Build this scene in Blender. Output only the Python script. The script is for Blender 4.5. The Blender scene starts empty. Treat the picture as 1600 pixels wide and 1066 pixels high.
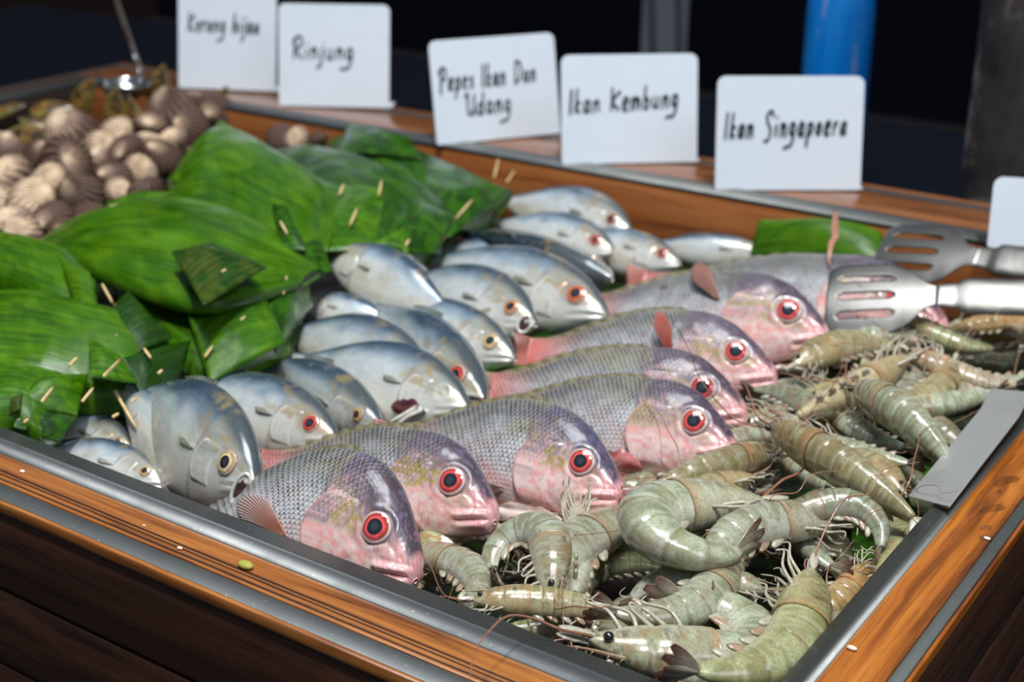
import bpy, math, random
import numpy as np
from mathutils import Matrix, Vector
random.seed(7)
RNG = np.random.default_rng(7)
SC = bpy.context.scene
COL = SC.collection
# ------------------------------------------------------------------ camera geometry (tray corner = origin, rim top z = 0)
CAM = np.array([0.225, -0.526, 0.42]); FPX = 2222.0
PITCH, YAW = math.radians(22.1), math.radians(34.6)
_a = math.pi/2 - PITCH
_RX = np.array([[1, 0, 0], [0, math.cos(_a), -math.sin(_a)], [0, math.sin(_a), math.cos(_a)]])
_RZ = np.array([[math.cos(YAW), -math.sin(YAW), 0], [math.sin(YAW), math.cos(YAW), 0], [0, 0, 1]])
_R = _RZ @ _RX
def at(px, py, z=0.0):
    """point of the place at height z that the photo shows at (px, py)"""
    d = _R @ np.array([(px-800)/FPX, -(py-533)/FPX, -1.0])
    return CAM + d*((z-CAM[2])/d[2])
def at_y(px, py, Y):
    d = _R @ np.array([(px-800)/FPX, -(py-533)/FPX, -1.0])
    return CAM + d*((Y-CAM[1])/d[1])
def nrm(v):
    v = np.asarray(v, float); return v/(np.linalg.norm(v)+1e-12)
UP = np.array([0, 0, 1.0])
TOCAM_H = nrm([math.sin(YAW), -math.cos(YAW), 0])
# ------------------------------------------------------------------ small maths
def ss(a, b, x):
    t = np.clip((x-a)/(b-a), 0, 1); return t*t*(3-2*t)
def lerp(a, b, t):
    return a+(b-a)*t
def mixc(c, d, w):
    return c*(1-w[..., None]) + np.asarray(d, float)*w[..., None]
def vnoise(x, y, seed=0):
    x = np.asarray(x, float); y = np.asarray(y, float)
    xi = np.floor(x).astype(np.int64); yi = np.floor(y).astype(np.int64)
    fx = x-xi; fy = y-yi; fx = fx*fx*(3-2*fx); fy = fy*fy*(3-2*fy)
    def h(i, j):
        n = (i*374761393 + j*668265263 + seed*974634721) & 0x7fffffff
        n = ((n ^ (n >> 13))*1274126177) & 0x7fffffff
        return ((n ^ (n >> 16)) & 0xffff)/65535.0
    return lerp(lerp(h(xi, yi), h(xi+1, yi), fx), lerp(h(xi, yi+1), h(xi+1, yi+1), fx), fy)
def fbm(x, y, seed=0):
    return (vnoise(x, y, seed)*4+vnoise(x*2.1, y*2.1, seed+1)*2+vnoise(x*4.3, y*4.3, seed+2))/7
def pchip(xs, ys, x):
    xs = np.asarray(xs, float); ys = np.asarray(ys, float)
    d = np.diff(ys)/np.diff(xs); m = np.zeros_like(ys)
    for i in range(1, len(xs)-1):
        m[i] = 0 if d[i-1]*d[i] <= 0 else 2*d[i-1]*d[i]/(d[i-1]+d[i])
    m[0] = d[0]; m[-1] = d[-1]
    x = np.clip(np.asarray(x, float), xs[0], xs[-1])
    i = np.clip(np.searchsorted(xs, x)-1, 0, len(xs)-2)
    h = xs[i+1]-xs[i]; t = (x-xs[i])/h
    return ((2*t**3-3*t**2+1)*ys[i]+(t**3-2*t**2+t)*h*m[i]+(-2*t**3+3*t**2)*ys[i+1]+(t**3-t**2)*h*m[i+1])
def catmull(pts, n):
    P = np.asarray(pts, float); k = len(P)
    u = np.linspace(0, k-1, n); i = np.minimum(u.astype(int), k-2); t = (u-i)[:, None]
    p0 = P[np.maximum(i-1, 0)]; p1 = P[i]; p2 = P[i+1]; p3 = P[np.minimum(i+2, k-1)]
    return .5*((2*p1)+(-p0+p2)*t+(2*p0-5*p1+4*p2-p3)*t**2+(-p0+3*p1-3*p2+p3)*t**3)
# ------------------------------------------------------------------ mesh making
def gridf(nu, nv, wu=False, wv=False, off=0):
    a = []
    for i in range(nu if wu else nu-1):
        for j in range(nv if wv else nv-1):
            a.append((off+i*nv+j, off+((i+1) % nu)*nv+j, off+((i+1) % nu)*nv+(j+1) % nv, off+i*nv+(j+1) % nv))
    return a
class MB:
    """collects shapes of ONE part"""
    def __init__(s): s.v = []; s.f = []; s.c = []; s.uv = []
    def add(s, V, F, c=None, uv=None):
        V = np.asarray(V, float).reshape(-1, 3); o = sum(len(a) for a in s.v)
        s.v.append(V); s.f += [tuple(i+o for i in f) for f in F]
        n = len(V)
        if c is None: c = (1, 1, 1)
        c = np.asarray(c, float)
        if c.ndim == 1: c = np.tile(c[:3], (n, 1))
        s.c.append(c.reshape(-1, 3)); s.uv.append(np.zeros((n, 2)) if uv is None else np.asarray(uv, float).reshape(-1, 2))
        return s
    def grid(s, P, c=None, uv=None, wu=False, wv=False, cap0=False, cap1=False):
        P = np.asarray(P, float); nu, nv = P.shape[:2]
        F = gridf(nu, nv, wu, wv)
        if cap0: F.append(tuple(range(nv-1, -1, -1)))
        if cap1: F.append(tuple((nu-1)*nv+j for j in range(nv)))
        if c is None: c = (1, 1, 1)
        c = np.asarray(c, float)
        if c.ndim == 3: c = c.reshape(-1, 3)
        return s.add(P.reshape(-1, 3), F, c, uv)
    def tube(s, pts, rad, n=8, c=None, flat=1.0, nor=None):
        P = np.asarray(pts, float); k = len(P); rad = np.broadcast_to(np.asarray(rad, float), (k,))
        T = np.gradient(P, axis=0); ref = np.array([.13, .31, .94]) if nor is None else np.asarray(nor, float)
        out = []
        for i in range(k):
            t = nrm(T[i]); b = nrm(np.cross(t, ref)); d = np.cross(b, t)
            th = np.linspace(0, 2*math.pi, n, endpoint=False)
            out.append(P[i]+rad[i]*(np.cos(th)[:, None]*b+flat*np.sin(th)[:, None]*d))
        if c is not None:
            c = np.asarray(c, float)
            if c.ndim == 2: c = np.repeat(c, n, axis=0)
        return s.grid(np.array(out), c, wv=True, cap0=True, cap1=True)
    def ell(s, cen, r, n=12, m=8, c=None, R=None):
        ph = np.linspace(0, math.pi, m+1)[:, None]; th = np.linspace(0, 2*math.pi, n, endpoint=False)[None]
        P = np.stack([np.sin(ph)*np.cos(th), np.sin(ph)*np.sin(th), np.cos(ph)+0*th], -1)*np.asarray(r, float)
        if R is not None: P = P @ np.asarray(R).T
        return s.grid(P+np.asarray(cen, float), c, wv=True)
    def box(s, lo, hi, c=None, bev=0.0):
        lo = np.asarray(lo, float); hi = np.asarray(hi, float); b = min(bev, *((hi-lo)/2.01))
        if b <= 0:
            V = [(x, y, z) for x in (lo[0], hi[0]) for y in (lo[1], hi[1]) for z in (lo[2], hi[2])]
            return s.add(V, [(0, 1, 3, 2), (4, 6, 7, 5), (0, 4, 5, 1), (2, 3, 7, 6), (0, 2, 6, 4), (1, 5, 7, 3)], c)
        bm = __import__('bmesh').new(); bmesh = __import__('bmesh')
        bmesh.ops.create_cube(bm, size=1.0)
        for v in bm.verts:
            for k in range(3): v.co[k] = lo[k] if v.co[k] < 0 else hi[k]
        bmesh.ops.bevel(bm, geom=list(bm.edges), offset=b, segments=2, affect='EDGES', profile=.5)
        bm.verts.index_update()
        V = [tuple(v.co) for v in bm.verts]; F = [tuple(v.index for v in f.verts) for f in bm.faces]; bm.free()
        return s.add(V, F, c)
    def mesh(s, name, mat, smooth=True):
        V = np.concatenate(s.v); me = bpy.data.meshes.new(name)
        me.from_pydata(V.tolist(), [], s.f)
        C = np.concatenate(s.c); C4 = np.concatenate([C, np.ones((len(C), 1))], 1)
        a = me.attributes.new('Col', 'FLOAT_COLOR', 'POINT'); a.data.foreach_set('color', C4.astype(np.float32).ravel())
        U = np.concatenate(s.uv); li = np.empty(len(me.loops), np.int32); me.loops.foreach_get('vertex_index', li)
        ul = me.uv_layers.new(name='UVMap'); ul.data.foreach_set('uv', U[li].astype(np.float32).ravel())
        if mat: me.materials.append(mat)
        me.polygons.foreach_set('use_smooth', [smooth]*len(me.polygons)); me.update()
        return me
    def build(s, name, mat, parent=None, smooth=True, sharp=None):
        me = s.mesh(name, mat, smooth)
        if sharp is not None: me.set_sharp_from_angle(angle=math.radians(sharp))
        return link(name, me, parent)
def link(name, me, parent=None):
    o = bpy.data.objects.new(name, me); COL.objects.link(o)
    if parent is not None: o.parent = parent
    return o
def solid(o, th, off=0.0):
    m = o.modifiers.new('thickness', 'SOLIDIFY'); m.thickness = th; m.offset = off; return o
def tag(o, label, cat, group=None, kind=None):
    o['label'] = label
    if cat: o['category'] = cat
    if group: o['group'] = group
    if kind: o['kind'] = kind
    return o
def structure(o):
    o['kind'] = 'structure'; return o
def empty(name, label, cat, group=None, M=None):
    o = bpy.data.objects.new(name, None); COL.objects.link(o); o.empty_display_size = .02
    tag(o, label, cat, group)
    if M is not None: o.matrix_world = M
    return o
def mat4(X, Y, Z, loc):
    m = Matrix.Identity(4)
    for i in range(3):
        m[i][0], m[i][1], m[i][2], m[i][3] = float(X[i]), float(Y[i]), float(Z[i]), float(loc[i])
    return m
def copy_tree(o, parent=None):
    c = o.copy(); COL.objects.link(c)
    if parent is not None: c.parent = parent
    for ch in list(o.children): copy_tree(ch, c)
    return c
# ------------------------------------------------------------------ materials
class N:
    def __init__(s, name):
        s.m = bpy.data.materials.new(name); s.m.use_nodes = True; s.t = s.m.node_tree
        s.b = s.t.nodes['Principled BSDF']
    def n(s, typ, **k):
        n = s.t.nodes.new('ShaderNode'+typ)
        for a, b in k.items(): setattr(n, a, b)
        return n
    def put(s, sock, v):
        if isinstance(v, bpy.types.NodeSocket): s.t.links.new(v, sock)
        elif v is not None:
            if isinstance(v, (tuple, list)) and len(v) == 3 and sock.type == 'RGBA': v = (*v, 1)
            sock.default_value = v
    def math(s, op, a, b=None, c=None, clamp=False):
        n = s.n('Math', operation=op); n.use_clamp = clamp
        s.put(n.inputs[0], a)
        if b is not None: s.put(n.inputs[1], b)
        if c is not None: s.put(n.inputs[2], c)
        return n.outputs[0]
    def mix(s, f, a, b, mode='MIX'):
        n = s.n('Mix', data_type='RGBA', blend_type=mode)
        s.put(n.inputs[0], f); s.put(n.inputs[6], a); s.put(n.inputs[7], b); return n.outputs[2]
    def attr(s, name='Col'): return s.n('Attribute', attribute_name=name).outputs['Color']
    def obj(s): return s.n('TexCoord').outputs['Object']
    def gen(s): return s.n('TexCoord').outputs['Generated']
    def uv(s): return s.n('TexCoord').outputs['UV']
    def geo(s): return s.n('NewGeometry').outputs['Position']
    def mapv(s, v, scale=(1, 1, 1), loc=(0, 0, 0), rot=(0, 0, 0)):
        n = s.n('Mapping'); s.put(n.inputs[0], v); n.inputs[1].default_value = loc; n.inputs[2].default_value = rot; n.inputs[3].default_value = scale; return n.outputs[0]
    def noise(s, v, scale, det=4, rough=.55, dist=0.0):
        n = s.n('TexNoise'); s.put(n.inputs['Vector'], v); n.inputs['Scale'].default_value = scale; n.inputs['Detail'].default_value = det
        n.inputs['Roughness'].default_value = rough; n.inputs['Distortion'].default_value = dist; return n.outputs[0]
    def ramp(s, f, stops):
        n = s.n('ValToRGB'); s.put(n.inputs[0], f); e = n.color_ramp.elements
        while len(e) < len(stops): e.new(.5)
        for q, (p, c) in zip(e, stops): q.position = p; q.color = (*c, 1) if len(c) == 3 else c
        return n.outputs[0]
    def rng(s, v, a, b, c=0.0, d=1.0, mode='SMOOTHSTEP'):
        n = s.n('MapRange', interpolation_type=mode); s.put(n.inputs[0], v)
        for i, q in enumerate((a, b, c, d)): n.inputs[1+i].default_value = q
        return n.outputs[0]
    def bump(s, h, strength=.5, dist=.001):
        n = s.n('Bump'); s.put(n.inputs['Height'], h); n.inputs['Strength'].default_value = strength; n.inputs['Distance'].default_value = dist
        s.t.links.new(n.outputs[0], s.b.inputs['Normal']); return n.outputs[0]
    def set(s, **k):
        names = dict(col='Base Color', rough='Roughness', metal='Metallic', spec='Specular IOR Level', coat='Coat Weight', crough='Coat Roughness',
                     sss='Subsurface Weight', sssr='Subsurface Radius', ssss='Subsurface Scale', trans='Transmission Weight', ior='IOR', alpha='Alpha', sheen='Sheen Weight')
        for a, v in k.items(): s.put(s.b.inputs[names[a]], v)
        return s
def scales_height(q, NU, NV):
    sep = q.n('SeparateXYZ'); q.put(sep.inputs[0], q.uv())
    nz = q.math('MULTIPLY', q.math('SUBTRACT', q.noise(q.obj(), 60, 2), .5), .0035)
    u = q.math('ADD', sep.outputs[0], nz); b = q.math('MULTIPLY', q.math('ADD', sep.outputs[1], q.math('MULTIPLY', nz, .5)), NV)
    row = q.math('FLOOR', b); fy = q.math('SUBTRACT', q.math('SUBTRACT', b, row), .5)
    a = q.math('ADD', q.math('MULTIPLY', u, NU), q.math('MULTIPLY', row, .5))
    a = q.math('ADD', a, q.math('MULTIPLY', q.math('MULTIPLY', fy, fy), 2.0))
    return q.math('FRACT', a)
def m_snapper():
    q = N('snapper_skin'); c = q.attr(); s = q.attr('scl'); s = q.n('SeparateColor'); q.put(s.inputs[0], q.attr('scl')); st = s.outputs[0]
    h = scales_height(q, 1/.0036, 1/.0031)
    pv = q.noise(q.obj(), 150, 3); h2 = q.math('SUBTRACT', h, q.math('MULTIPLY', q.math('SUBTRACT', pv, .5), .9)); dark = q.math('SUBTRACT', 1.0, q.rng(h2, .08, .54)); lite = q.rng(h, .50, .95)
    pat = q.rng(q.noise(q.obj(), 90, 3), .38, .62)
    dk = q.math('MULTIPLY', q.math('MULTIPLY', dark, st), q.math('ADD', .55, q.math('MULTIPLY', pat, .45)))
    c = q.mix(q.math('MULTIPLY', q.math('MULTIPLY', lite, st), .38), c, (.86, .87, .92))
    c = q.mix(dk, c, (.018, .018, .022))
    n2 = q.noise(q.obj(), 260, 3)
    c = q.mix(q.rng(n2, .56, .72, 0, .22), c, (.10, .06, .12))
    n3 = q.noise(q.obj(), 45, 4)
    c = q.mix(q.rng(n3, .5, .75, 0, .30), c, q.mix(1.0, c, (1.15, .92, .80), 'MULTIPLY'))
    q.bump(q.math('ADD', q.math('MULTIPLY', h, st), q.math('MULTIPLY', n2, .35)), .6, .0010)
    q.set(col=c, rough=.30, spec=.5, coat=.35, crough=.12, sss=.03, ssss=.003, sssr=(1, .6, .5)); return q.m
def m_mackerel():
    q = N('mackerel_skin'); c = q.attr()
    n2 = q.noise(q.mapv(q.obj(), (14, 60, 60)), 6, 3)
    c = q.mix(q.rng(n2, .45, .7, 0, .35), c, q.mix(1.0, c, (.60, .72, .85), 'MULTIPLY'))
    n3 = q.noise(q.obj(), 70, 4)
    c = q.mix(q.rng(n3, .56, .72, 0, .40), c, (.50, .38, .20))
    h = scales_height(q, 1/.0016, 1/.0014)
    q.bump(q.math('ADD', q.math('MULTIPLY', h, .5), q.noise(q.obj(), 55, 3)), .12, .0008)
    q.set(col=c, rough=.20, spec=.6, metal=.25, coat=.55, crough=.07); return q.m
def m_col(name, rough=.4, coat=0., var=.0, vs=200, bump=0., sss=0., metal=0., spec=.5, alpha=None, dark=(.05, .04, .03)):
    q = N(name); c = q.attr()
    nz = q.noise(q.obj(), vs, 4)
    if var: c = q.mix(q.rng(nz, .45, .7, 0, var), c, dark)
    if bump: q.bump(nz, bump, .001)
    q.set(col=c, rough=rough, coat=coat, crough=.08, metal=metal, spec=spec)
    if alpha: q.set(alpha=alpha)
    if sss: q.set(sss=sss, ssss=.004, sssr=(1, .7, .4))
    return q.m
def m_shrimp():
    q = N('shrimp_shell'); c = q.attr(); oi = q.n('ObjectInfo')
    c = q.mix(1.0, c, oi.outputs['Color'], 'MULTIPLY')
    n1 = q.noise(q.obj(), 900, 2); n2 = q.noise(q.obj(), 110, 4)
    c = q.mix(q.rng(n1, .52, .66, 0, .38), c, (.06, .065, .05))
    c = q.mix(q.rng(n2, .52, .75, 0, .30), c, (.50, .55, .46))
    c = q.mix(q.rng(q.noise(q.obj(), 65, 3), .54, .70, 0, .40), c, (.26, .15, .06))
    q.bump(q.math('ADD', n2, q.math('MULTIPLY', n1, .12)), .35, .0012)
    q.set(col=c, rough=.24, spec=.6, coat=.55, crough=.07, sss=.18, ssss=.004, sssr=(.8, 1, .6)); return q.m
def m_leaf():
    q = N('banana_leaf'); c = q.attr(); uv = q.uv()
    ns = q.noise(q.mapv(uv, (25, 700, 1)), 1.0, 3); nb = q.noise(uv, 26, 4)
    c = q.mix(q.rng(ns, .35, .65, 0, .45), c, q.mix(1.0, c, (.55, .62, .45), 'MULTIPLY'))
    c = q.mix(q.rng(nb, .45, .75, 0, .45), c, q.mix(1.0, c, (1.7, 1.25, .7), 'MULTIPLY'))
    c = q.mix(q.rng(q.noise(q.mapv(uv, (9, 160, 1)), 1.0, 2), .50, .60, 0, .75), c, q.mix(1.0, c, (.45, .55, .5), 'MULTIPLY'))
    c = q.mix(q.rng(q.noise(q.obj(), 60, 5), .66, .74, 0, .75), c, (.06, .035, .01))
    q.bump(q.math('ADD', ns, q.math('MULTIPLY', nb, 2.0)), .30, .0015)
    wet = q.rng(q.noise(q.obj(), 30, 3), .42, .62)
    q.set(col=c, rough=q.math('ADD', .40, q.math('MULTIPLY', wet, -.22)), spec=.30, coat=q.math('MULTIPLY', wet, .22), crough=.06); return q.m
def m_wood(name, base, dark, lite, axis=0, rough=.28, coat=.4, gl=1.0, streak=.5):
    q = N(name); p = q.geo()
    sc = [7, 7, 7]; sc = [90, 90, 90]; sc[axis] = 5
    w = q.noise(p, 9, 2); pv = q.n('VectorMath', operation='ADD'); q.put(pv.inputs[0], q.mapv(p, tuple(sc))); q.put(pv.inputs[1], q.mix(1.0, (0, 0, 0), w))
    g = q.noise(pv.outputs[0], 1.0, 5, .6, .6)
    fine = [500, 500, 500]; fine[axis] = 14
    f = q.noise(q.mapv(p, tuple(fine)), 1.0, 3)
    c = q.ramp(g, [(.28, dark), (.47, base), (.72, lite)])
    c = q.mix(q.rng(f, .5, .72, 0, streak), c, dark)
    q.bump(f, .15*gl, .0006)
    q.set(col=c, rough=rough, coat=coat, crough=.12, spec=.4); return q.m
def m_steel(name, col=(.55, .57, .58), rough=.28, axis=0, scratch=.25):
    q = N(name); p = q.geo(); sc = [900, 900, 900]; sc[axis] = 8
    f = q.noise(q.mapv(p, tuple(sc)), 1.0, 3); w = q.noise(p, 30, 4)
    r = q.math('ADD', q.math('MULTIPLY', w, .22), rough-.11)
    c = q.mix(q.rng(w, .4, .7, 0, .35), col, tuple(x*.55 for x in col))
    c = q.mix(q.rng(q.noise(p, 420, 2), .70, .76, 0, .5), c, (.75, .77, .80))
    q.bump(f, scratch*.25, .0004); q.set(col=c, rough=r, metal=1.0); return q.m
def m_plain(name, col, rough=.5, metal=0., coat=0., ns=40, var=.25, bump=.1, spec=.5):
    q = N(name); n = q.noise(q.obj(), ns, 4)
    c = q.mix(q.rng(n, .35, .7, 0, var), col, tuple(x*.6 for x in col)); q.bump(n, bump, .002)
    q.set(col=c, rough=rough, metal=metal, coat=coat, spec=spec); return q.m
M = {}
M['snapper'] = m_snapper(); M['mackerel'] = m_mackerel(); M['shrimp'] = m_shrimp(); M['leaf'] = m_leaf()
M['eye'] = m_col('wet_eye', .08, .8, spec=.6)
M['fin'] = m_col('fish_fin', .35, .3, .15, 300, .2, alpha=.70)
M['flesh'] = m_col('fish_flesh', .28, .4, .25, 150, .3, sss=.15, dark=(.45, .12, .10))
M['shell'] = m_col('cockle_shell', .6, .05, .45, 220, .3, spec=.3, dark=(.07, .035, .02))
M['mussel'] = m_col('mussel_shell', .35, .3, .45, 60, .2)
M['limb'] = m_col('shrimp_limb', .25, .5, .2, 300, .2, sss=.15)
M['pick'] = m_col('bamboo_pick', .6, 0, .25, 300, .2, dark=(.35, .18, .05))
M['wood_x'] = m_wood('varnished_teak_long', (.34, .115, .024), (.085, .022, .006), (.52, .21, .05), 0)
M['wood_y'] = m_wood('varnished_teak_side', (.36, .105, .013), (.10, .026, .005), (.56, .21, .028), 1)
M['wood_in'] = m_wood('teak_inner_board', (.36, .115, .03), (.20, .055, .014), (.46, .17, .05), 0, .45, .1, streak=.3)
M['wood_dark'] = m_wood('dark_stained_plank', (.045, .017, .008), (.012, .005, .003), (.085, .032, .014), 0, .5, .1)
M['wood_dark_y'] = m_wood('dark_stained_and_shaded_side', (.045, .017, .008), (.012, .005, .003), (.085, .032, .014), 1, .5, .1)  # stained side planks; on the left boards the dark tone stands for shade
M['steel_x'] = m_steel('steel_trim_long', (.20, .212, .21), .52, axis=0); M['steel_y'] = m_steel('steel_trim_side', (.20, .212, .205), .50, axis=1)
M['wood_back'] = m_wood('teak_painted_shade', (.20, .075, .028), (.08, .025, .01), (.30, .12, .045), 0, .25, .4)  # darker copy of the teak for the back boards, shade put into the colour
M['steel'] = m_steel('polished_steel', (.62, .62, .60), .16, 1, .1)
M['steel_tongs'] = m_steel('worn_steel', (.25, .245, .23), .42, 0, .3)
M['steel_plate'] = m_steel('brushed_steel_plate', (.70, .71, .68), .58, 1, .2)
M['card'] = m_plain('white_plastic_card', (.74, .81, .89), .35, 0, .1, 20, .06, .02)  # white card; the bluish cast of the skylight is put into its colour
M['ink'] = m_plain('black_marker_ink', (.012, .016, .03), .5, 0, 0, 80, .2, 0)
# ================================================================== THE COUNTER
XL, YB, ZF = -1.42, .788, -.085           # tray inner left, inner back, tray floor
counter = empty('display_counter', 'varnished wooden display counter with recessed seafood tray, steel edged rim and dark plank front', 'counter', M=mat4((1, 0, 0), (0, 1, 0), (0, 0, 1), (0, 0, -.9)))
def cpart(name, mb, mat, smooth=True, sharp=35):
    o = mb.build(name, mat, None, smooth, sharp); o.parent = counter; o.matrix_parent_inverse = Matrix.Translation((0, 0, .9)); return o
def ring_strip(name, mat_x, mat_y, i, o, z0, z1, bev=.0008):
    """four boards of a frame between inner offsets i and outer offsets o (front, right, back, left)"""
    (fi, ri, bi, li), (fo, ro, bo, lo) = i, o
    cpart(name, MB().box((XL-lo, -fo, z0), (ro, -fi, z1), bev=bev), mat_x)
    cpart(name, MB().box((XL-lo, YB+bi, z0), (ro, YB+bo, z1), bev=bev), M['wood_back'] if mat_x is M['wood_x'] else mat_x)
    cpart(name, MB().box((ri, -fi+.0002, z0), (ro, YB+bi-.0002, z1), bev=bev), mat_y)
    cpart(name, MB().box((XL-lo, -fi+.0002, z0), (XL-li, YB+bi-.0002, z1), bev=bev), M['wood_dark_y'] if mat_y is M['wood_y'] else mat_y)  # left boards: shade painted in by using the dark wood
# folded steel lip of the tray: profile (outward, z)
def lip(ax, prof, a0, a1, c0):
    """ax: which side; strip swept along the side, mitred at the corners"""
    mb = MB(); P = []
    for (u, z) in prof:
        if ax == 'front': P.append([(XL-u*.8, -u, z), (u*.55, -u, z)])
        if ax == 'back': P.append([(XL-u*.4, YB+u, z), (u*.25, YB+u, z)])
        if ax == 'right': P.append([(u, -u*1.8, z), (u, YB+u*3.3, z)])
        if ax == 'left': P.append([(XL-u, -u*1.3, z), (XL-u, YB+u*2.0, z)])
    return mb.grid(np.array(P))
pf = [(0, -.05), (0, -.002), (.0012, -.0003), (.003, 0), (.0148, .0022), (.0158, .0022), (.017, .0012), (.0262, .0002), (.0266, -.003)]
pr = [(0, -.05), (0, -.002), (.0010, -.0003), (.002, 0), (.010, .0016), (.011, .0014), (.0142, .0003), (.0148, -.003)]
pb = [(0, -.004), (.0008, -.0005), (.002, 0), (.012, .0015), (.020, .0022), (.022, .002), (.0300, .0003), (.0310, -.003)]
for sd, pr_, mt in (('front', pf, 'steel_x'), ('right', pr, 'steel_y'), ('back', pb, 'steel_x'), ('left', pf, 'steel_y')):
    o = lip(sd, pr_, 0, 0, 0).build('tray_lip', M[mt], None, True, 40); o.parent = counter; o.matrix_parent_inverse = Matrix.Translation((0, 0, .9)); solid(o, .0008, 0)
ring_strip('rim_board', M['wood_x'], M['wood_y'], (.0255, .0142, .0295, .0255), (.0519, .0429, .102, .052), -.03, -.0006)
ring_strip('steel_edge_strip', M['steel_x'], M['steel_y'], (.0521, .0431, .1022, .0522), (.0655, .0505, .118, .066), -.03, -.0012)
ring_strip('rim_edge_board', M['wood_x'], M['wood_y'], (.0657, .0507, .1182, .0662), (.0695, .0535, .130, .070), -.0085, -.0004, .0016)
# groove lines in the front rim board
for k, (y, w) in enumerate(((-.0418, .0008), (-.0448, .0006), (-.0490, .0008))):
    cpart('rim_groove', MB().box((XL, y-w, -.002), (.03, y+w, -.00045)), M['wood_dark'])
# recess boards, tray floor
cpart('inner_board', MB().box((XL, YB, -.10), (0, YB+.012, -.0045), bev=.001), M['wood_in'])
cpart('inner_board', MB().box((XL-.012, .0002, -.10), (XL, YB, -.0045), bev=.001), M['wood_dark_y'])  # left inner board: dark wood stands in for shade
cpart('inner_board', MB().box((0, .0002, -.10), (.008, YB, -.006)), M['wood_in'])
cpart('inner_board', MB().box((XL, -.008, -.10), (0, 0, -.006)), M['wood_in'])
cpart('tray_floor', MB().box((XL, 0, ZF-.006), (0, YB, ZF)), M['steel_x'])
# plank cladding of the front and of the right end
z = -.0088
for k in range(11):
    cpart('front_plank', MB().box((XL-.06, -.0675, z-.060), (.0515, -.046, z), bev=.0028), M['wood_dark'])
    cpart('side_plank', MB().box((.0508, -.045, z-.060), (.0525, YB+.12, z), bev=.0018), M['wood_dark_y'])
    cpart('back_plank', MB().box((XL-.06, YB+.106, z-.060), (.029, YB+.12, z), bev=.0028), M['wood_dark'])
    z -= .0615
cpart('base_frame', MB().box((XL-.05, -.045, -.9), (.029, YB+.105, -.105)), M['wood_dark'])

# ================================================================== WRITING
GL = {  # handwriting strokes on a 1-high capital box
 'K': (.62, [[(0, 1), (.06, .5), (.1, 0)], [(.6, .85), (.12, .42), (.62, .02)]]),
 'R': (.66, [[(.12, .95), (.12, .5), (.14, 0)], [(-.05, .75), (.2, 1.02), (.52, .92), (.5, .62), (.16, .5), (.4, .25), (.66, .0)]]),
 'P': (.62, [[(.14, .95), (.16, .4), (.18, -.12)], [(-.08, .72), (.15, 1.0), (.55, .92), (.55, .6), (.2, .45)]]),
 'I': (.2, [[(.05, 1), (.08, .5), (.12, 0)]]),
 'D': (.7, [[(.1, .95), (.12, .4), (.14, .02), (.5, .12), (.68, .5), (.5, .9), (.0, .98)]]),
 'U': (.66, [[(-.1, .85), (.1, 1.0), (.14, .4), (.3, .02), (.55, .25), (.58, .95), (.6, .3), (.7, .02)]]),
 'S': (.62, [[(.62, .82), (.4, 1.02), (.1, .86), (.2, .6), (.48, .35), (.52, .02), (.3, -.14), (.1, -.08)]]),
 'e': (.42, [[(.04, .26), (.36, .32), (.3, .5), (.1, .45), (.06, .15), (.22, .0), (.42, .1)]]),
 'r': (.34, [[(.06, .5), (.08, 0)], [(.08, .3), (.2, .5), (.34, .46)]]),
 'a': (.46, [[(.38, .42), (.2, .52), (.04, .25), (.16, .02), (.34, .2), (.38, .46), (.38, .15), (.48, .02)]]),
 'n': (.46, [[(.05, .5), (.07, 0)], [(.07, .3), (.22, .5), (.36, .4), (.38, .15), (.46, .02)]]),
 'g': (.46, [[(.36, .44), (.2, .52), (.04, .28), (.18, .05), (.36, .25), (.38, .46), (.38, -.1), (.24, -.38), (-.05, -.42), (-.28, -.5)]]),
 'h': (.44, [[(.05, 1), (.06, .5), (.07, 0)], [(.07, .28), (.24, .5), (.36, .35), (.4, .0)]]),
 'i': (.18, [[(.06, .48), (.1, .02)], [(.07, .72), (.09, .76)]]),
 'j': (.22, [[(.12, .5), (.14, 0), (.06, -.35), (-.14, -.38)], [(.14, .72), (.15, .76)]]),
 'u': (.48, [[(.04, .5), (.08, .1), (.24, .02), (.36, .2), (.38, .5), (.4, .1), (.5, .02)]]),
 'p': (.44, [[(.08, .5), (.09, 0), (.10, -.42)], [(.08, .42), (.28, .52), (.4, .28), (.26, .02), (.1, .1)]]),
 's': (.34, [[(.32, .46), (.14, .5), (.08, .36), (.26, .22), (.26, .04), (.04, .02)]]),
 'k': (.4, [[(.05, 1), (.06, .5), (.07, 0)], [(.36, .5), (.1, .24), (.4, .0)]]),
 'd': (.46, [[(.36, .4), (.18, .5), (.04, .22), (.18, .02), (.36, .2), (.38, 1.0), (.38, .2), (.46, .02)]]),
 'm': (.62, [[(.05, .5), (.07, 0)], [(.07, .3), (.18, .5), (.3, .4), (.3, 0)], [(.3, .3), (.42, .5), (.54, .38), (.6, .02)]]),
 'b': (.44, [[(.06, 1), (.08, .4), (.1, .05), (.3, .02), (.4, .26), (.26, .48), (.09, .3)]]),
 'o': (.42, [[(.2, .5), (.05, .28), (.18, .02), (.36, .2), (.3, .46), (.16, .48)]]),
 ' ': (.34, []),
}
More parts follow.
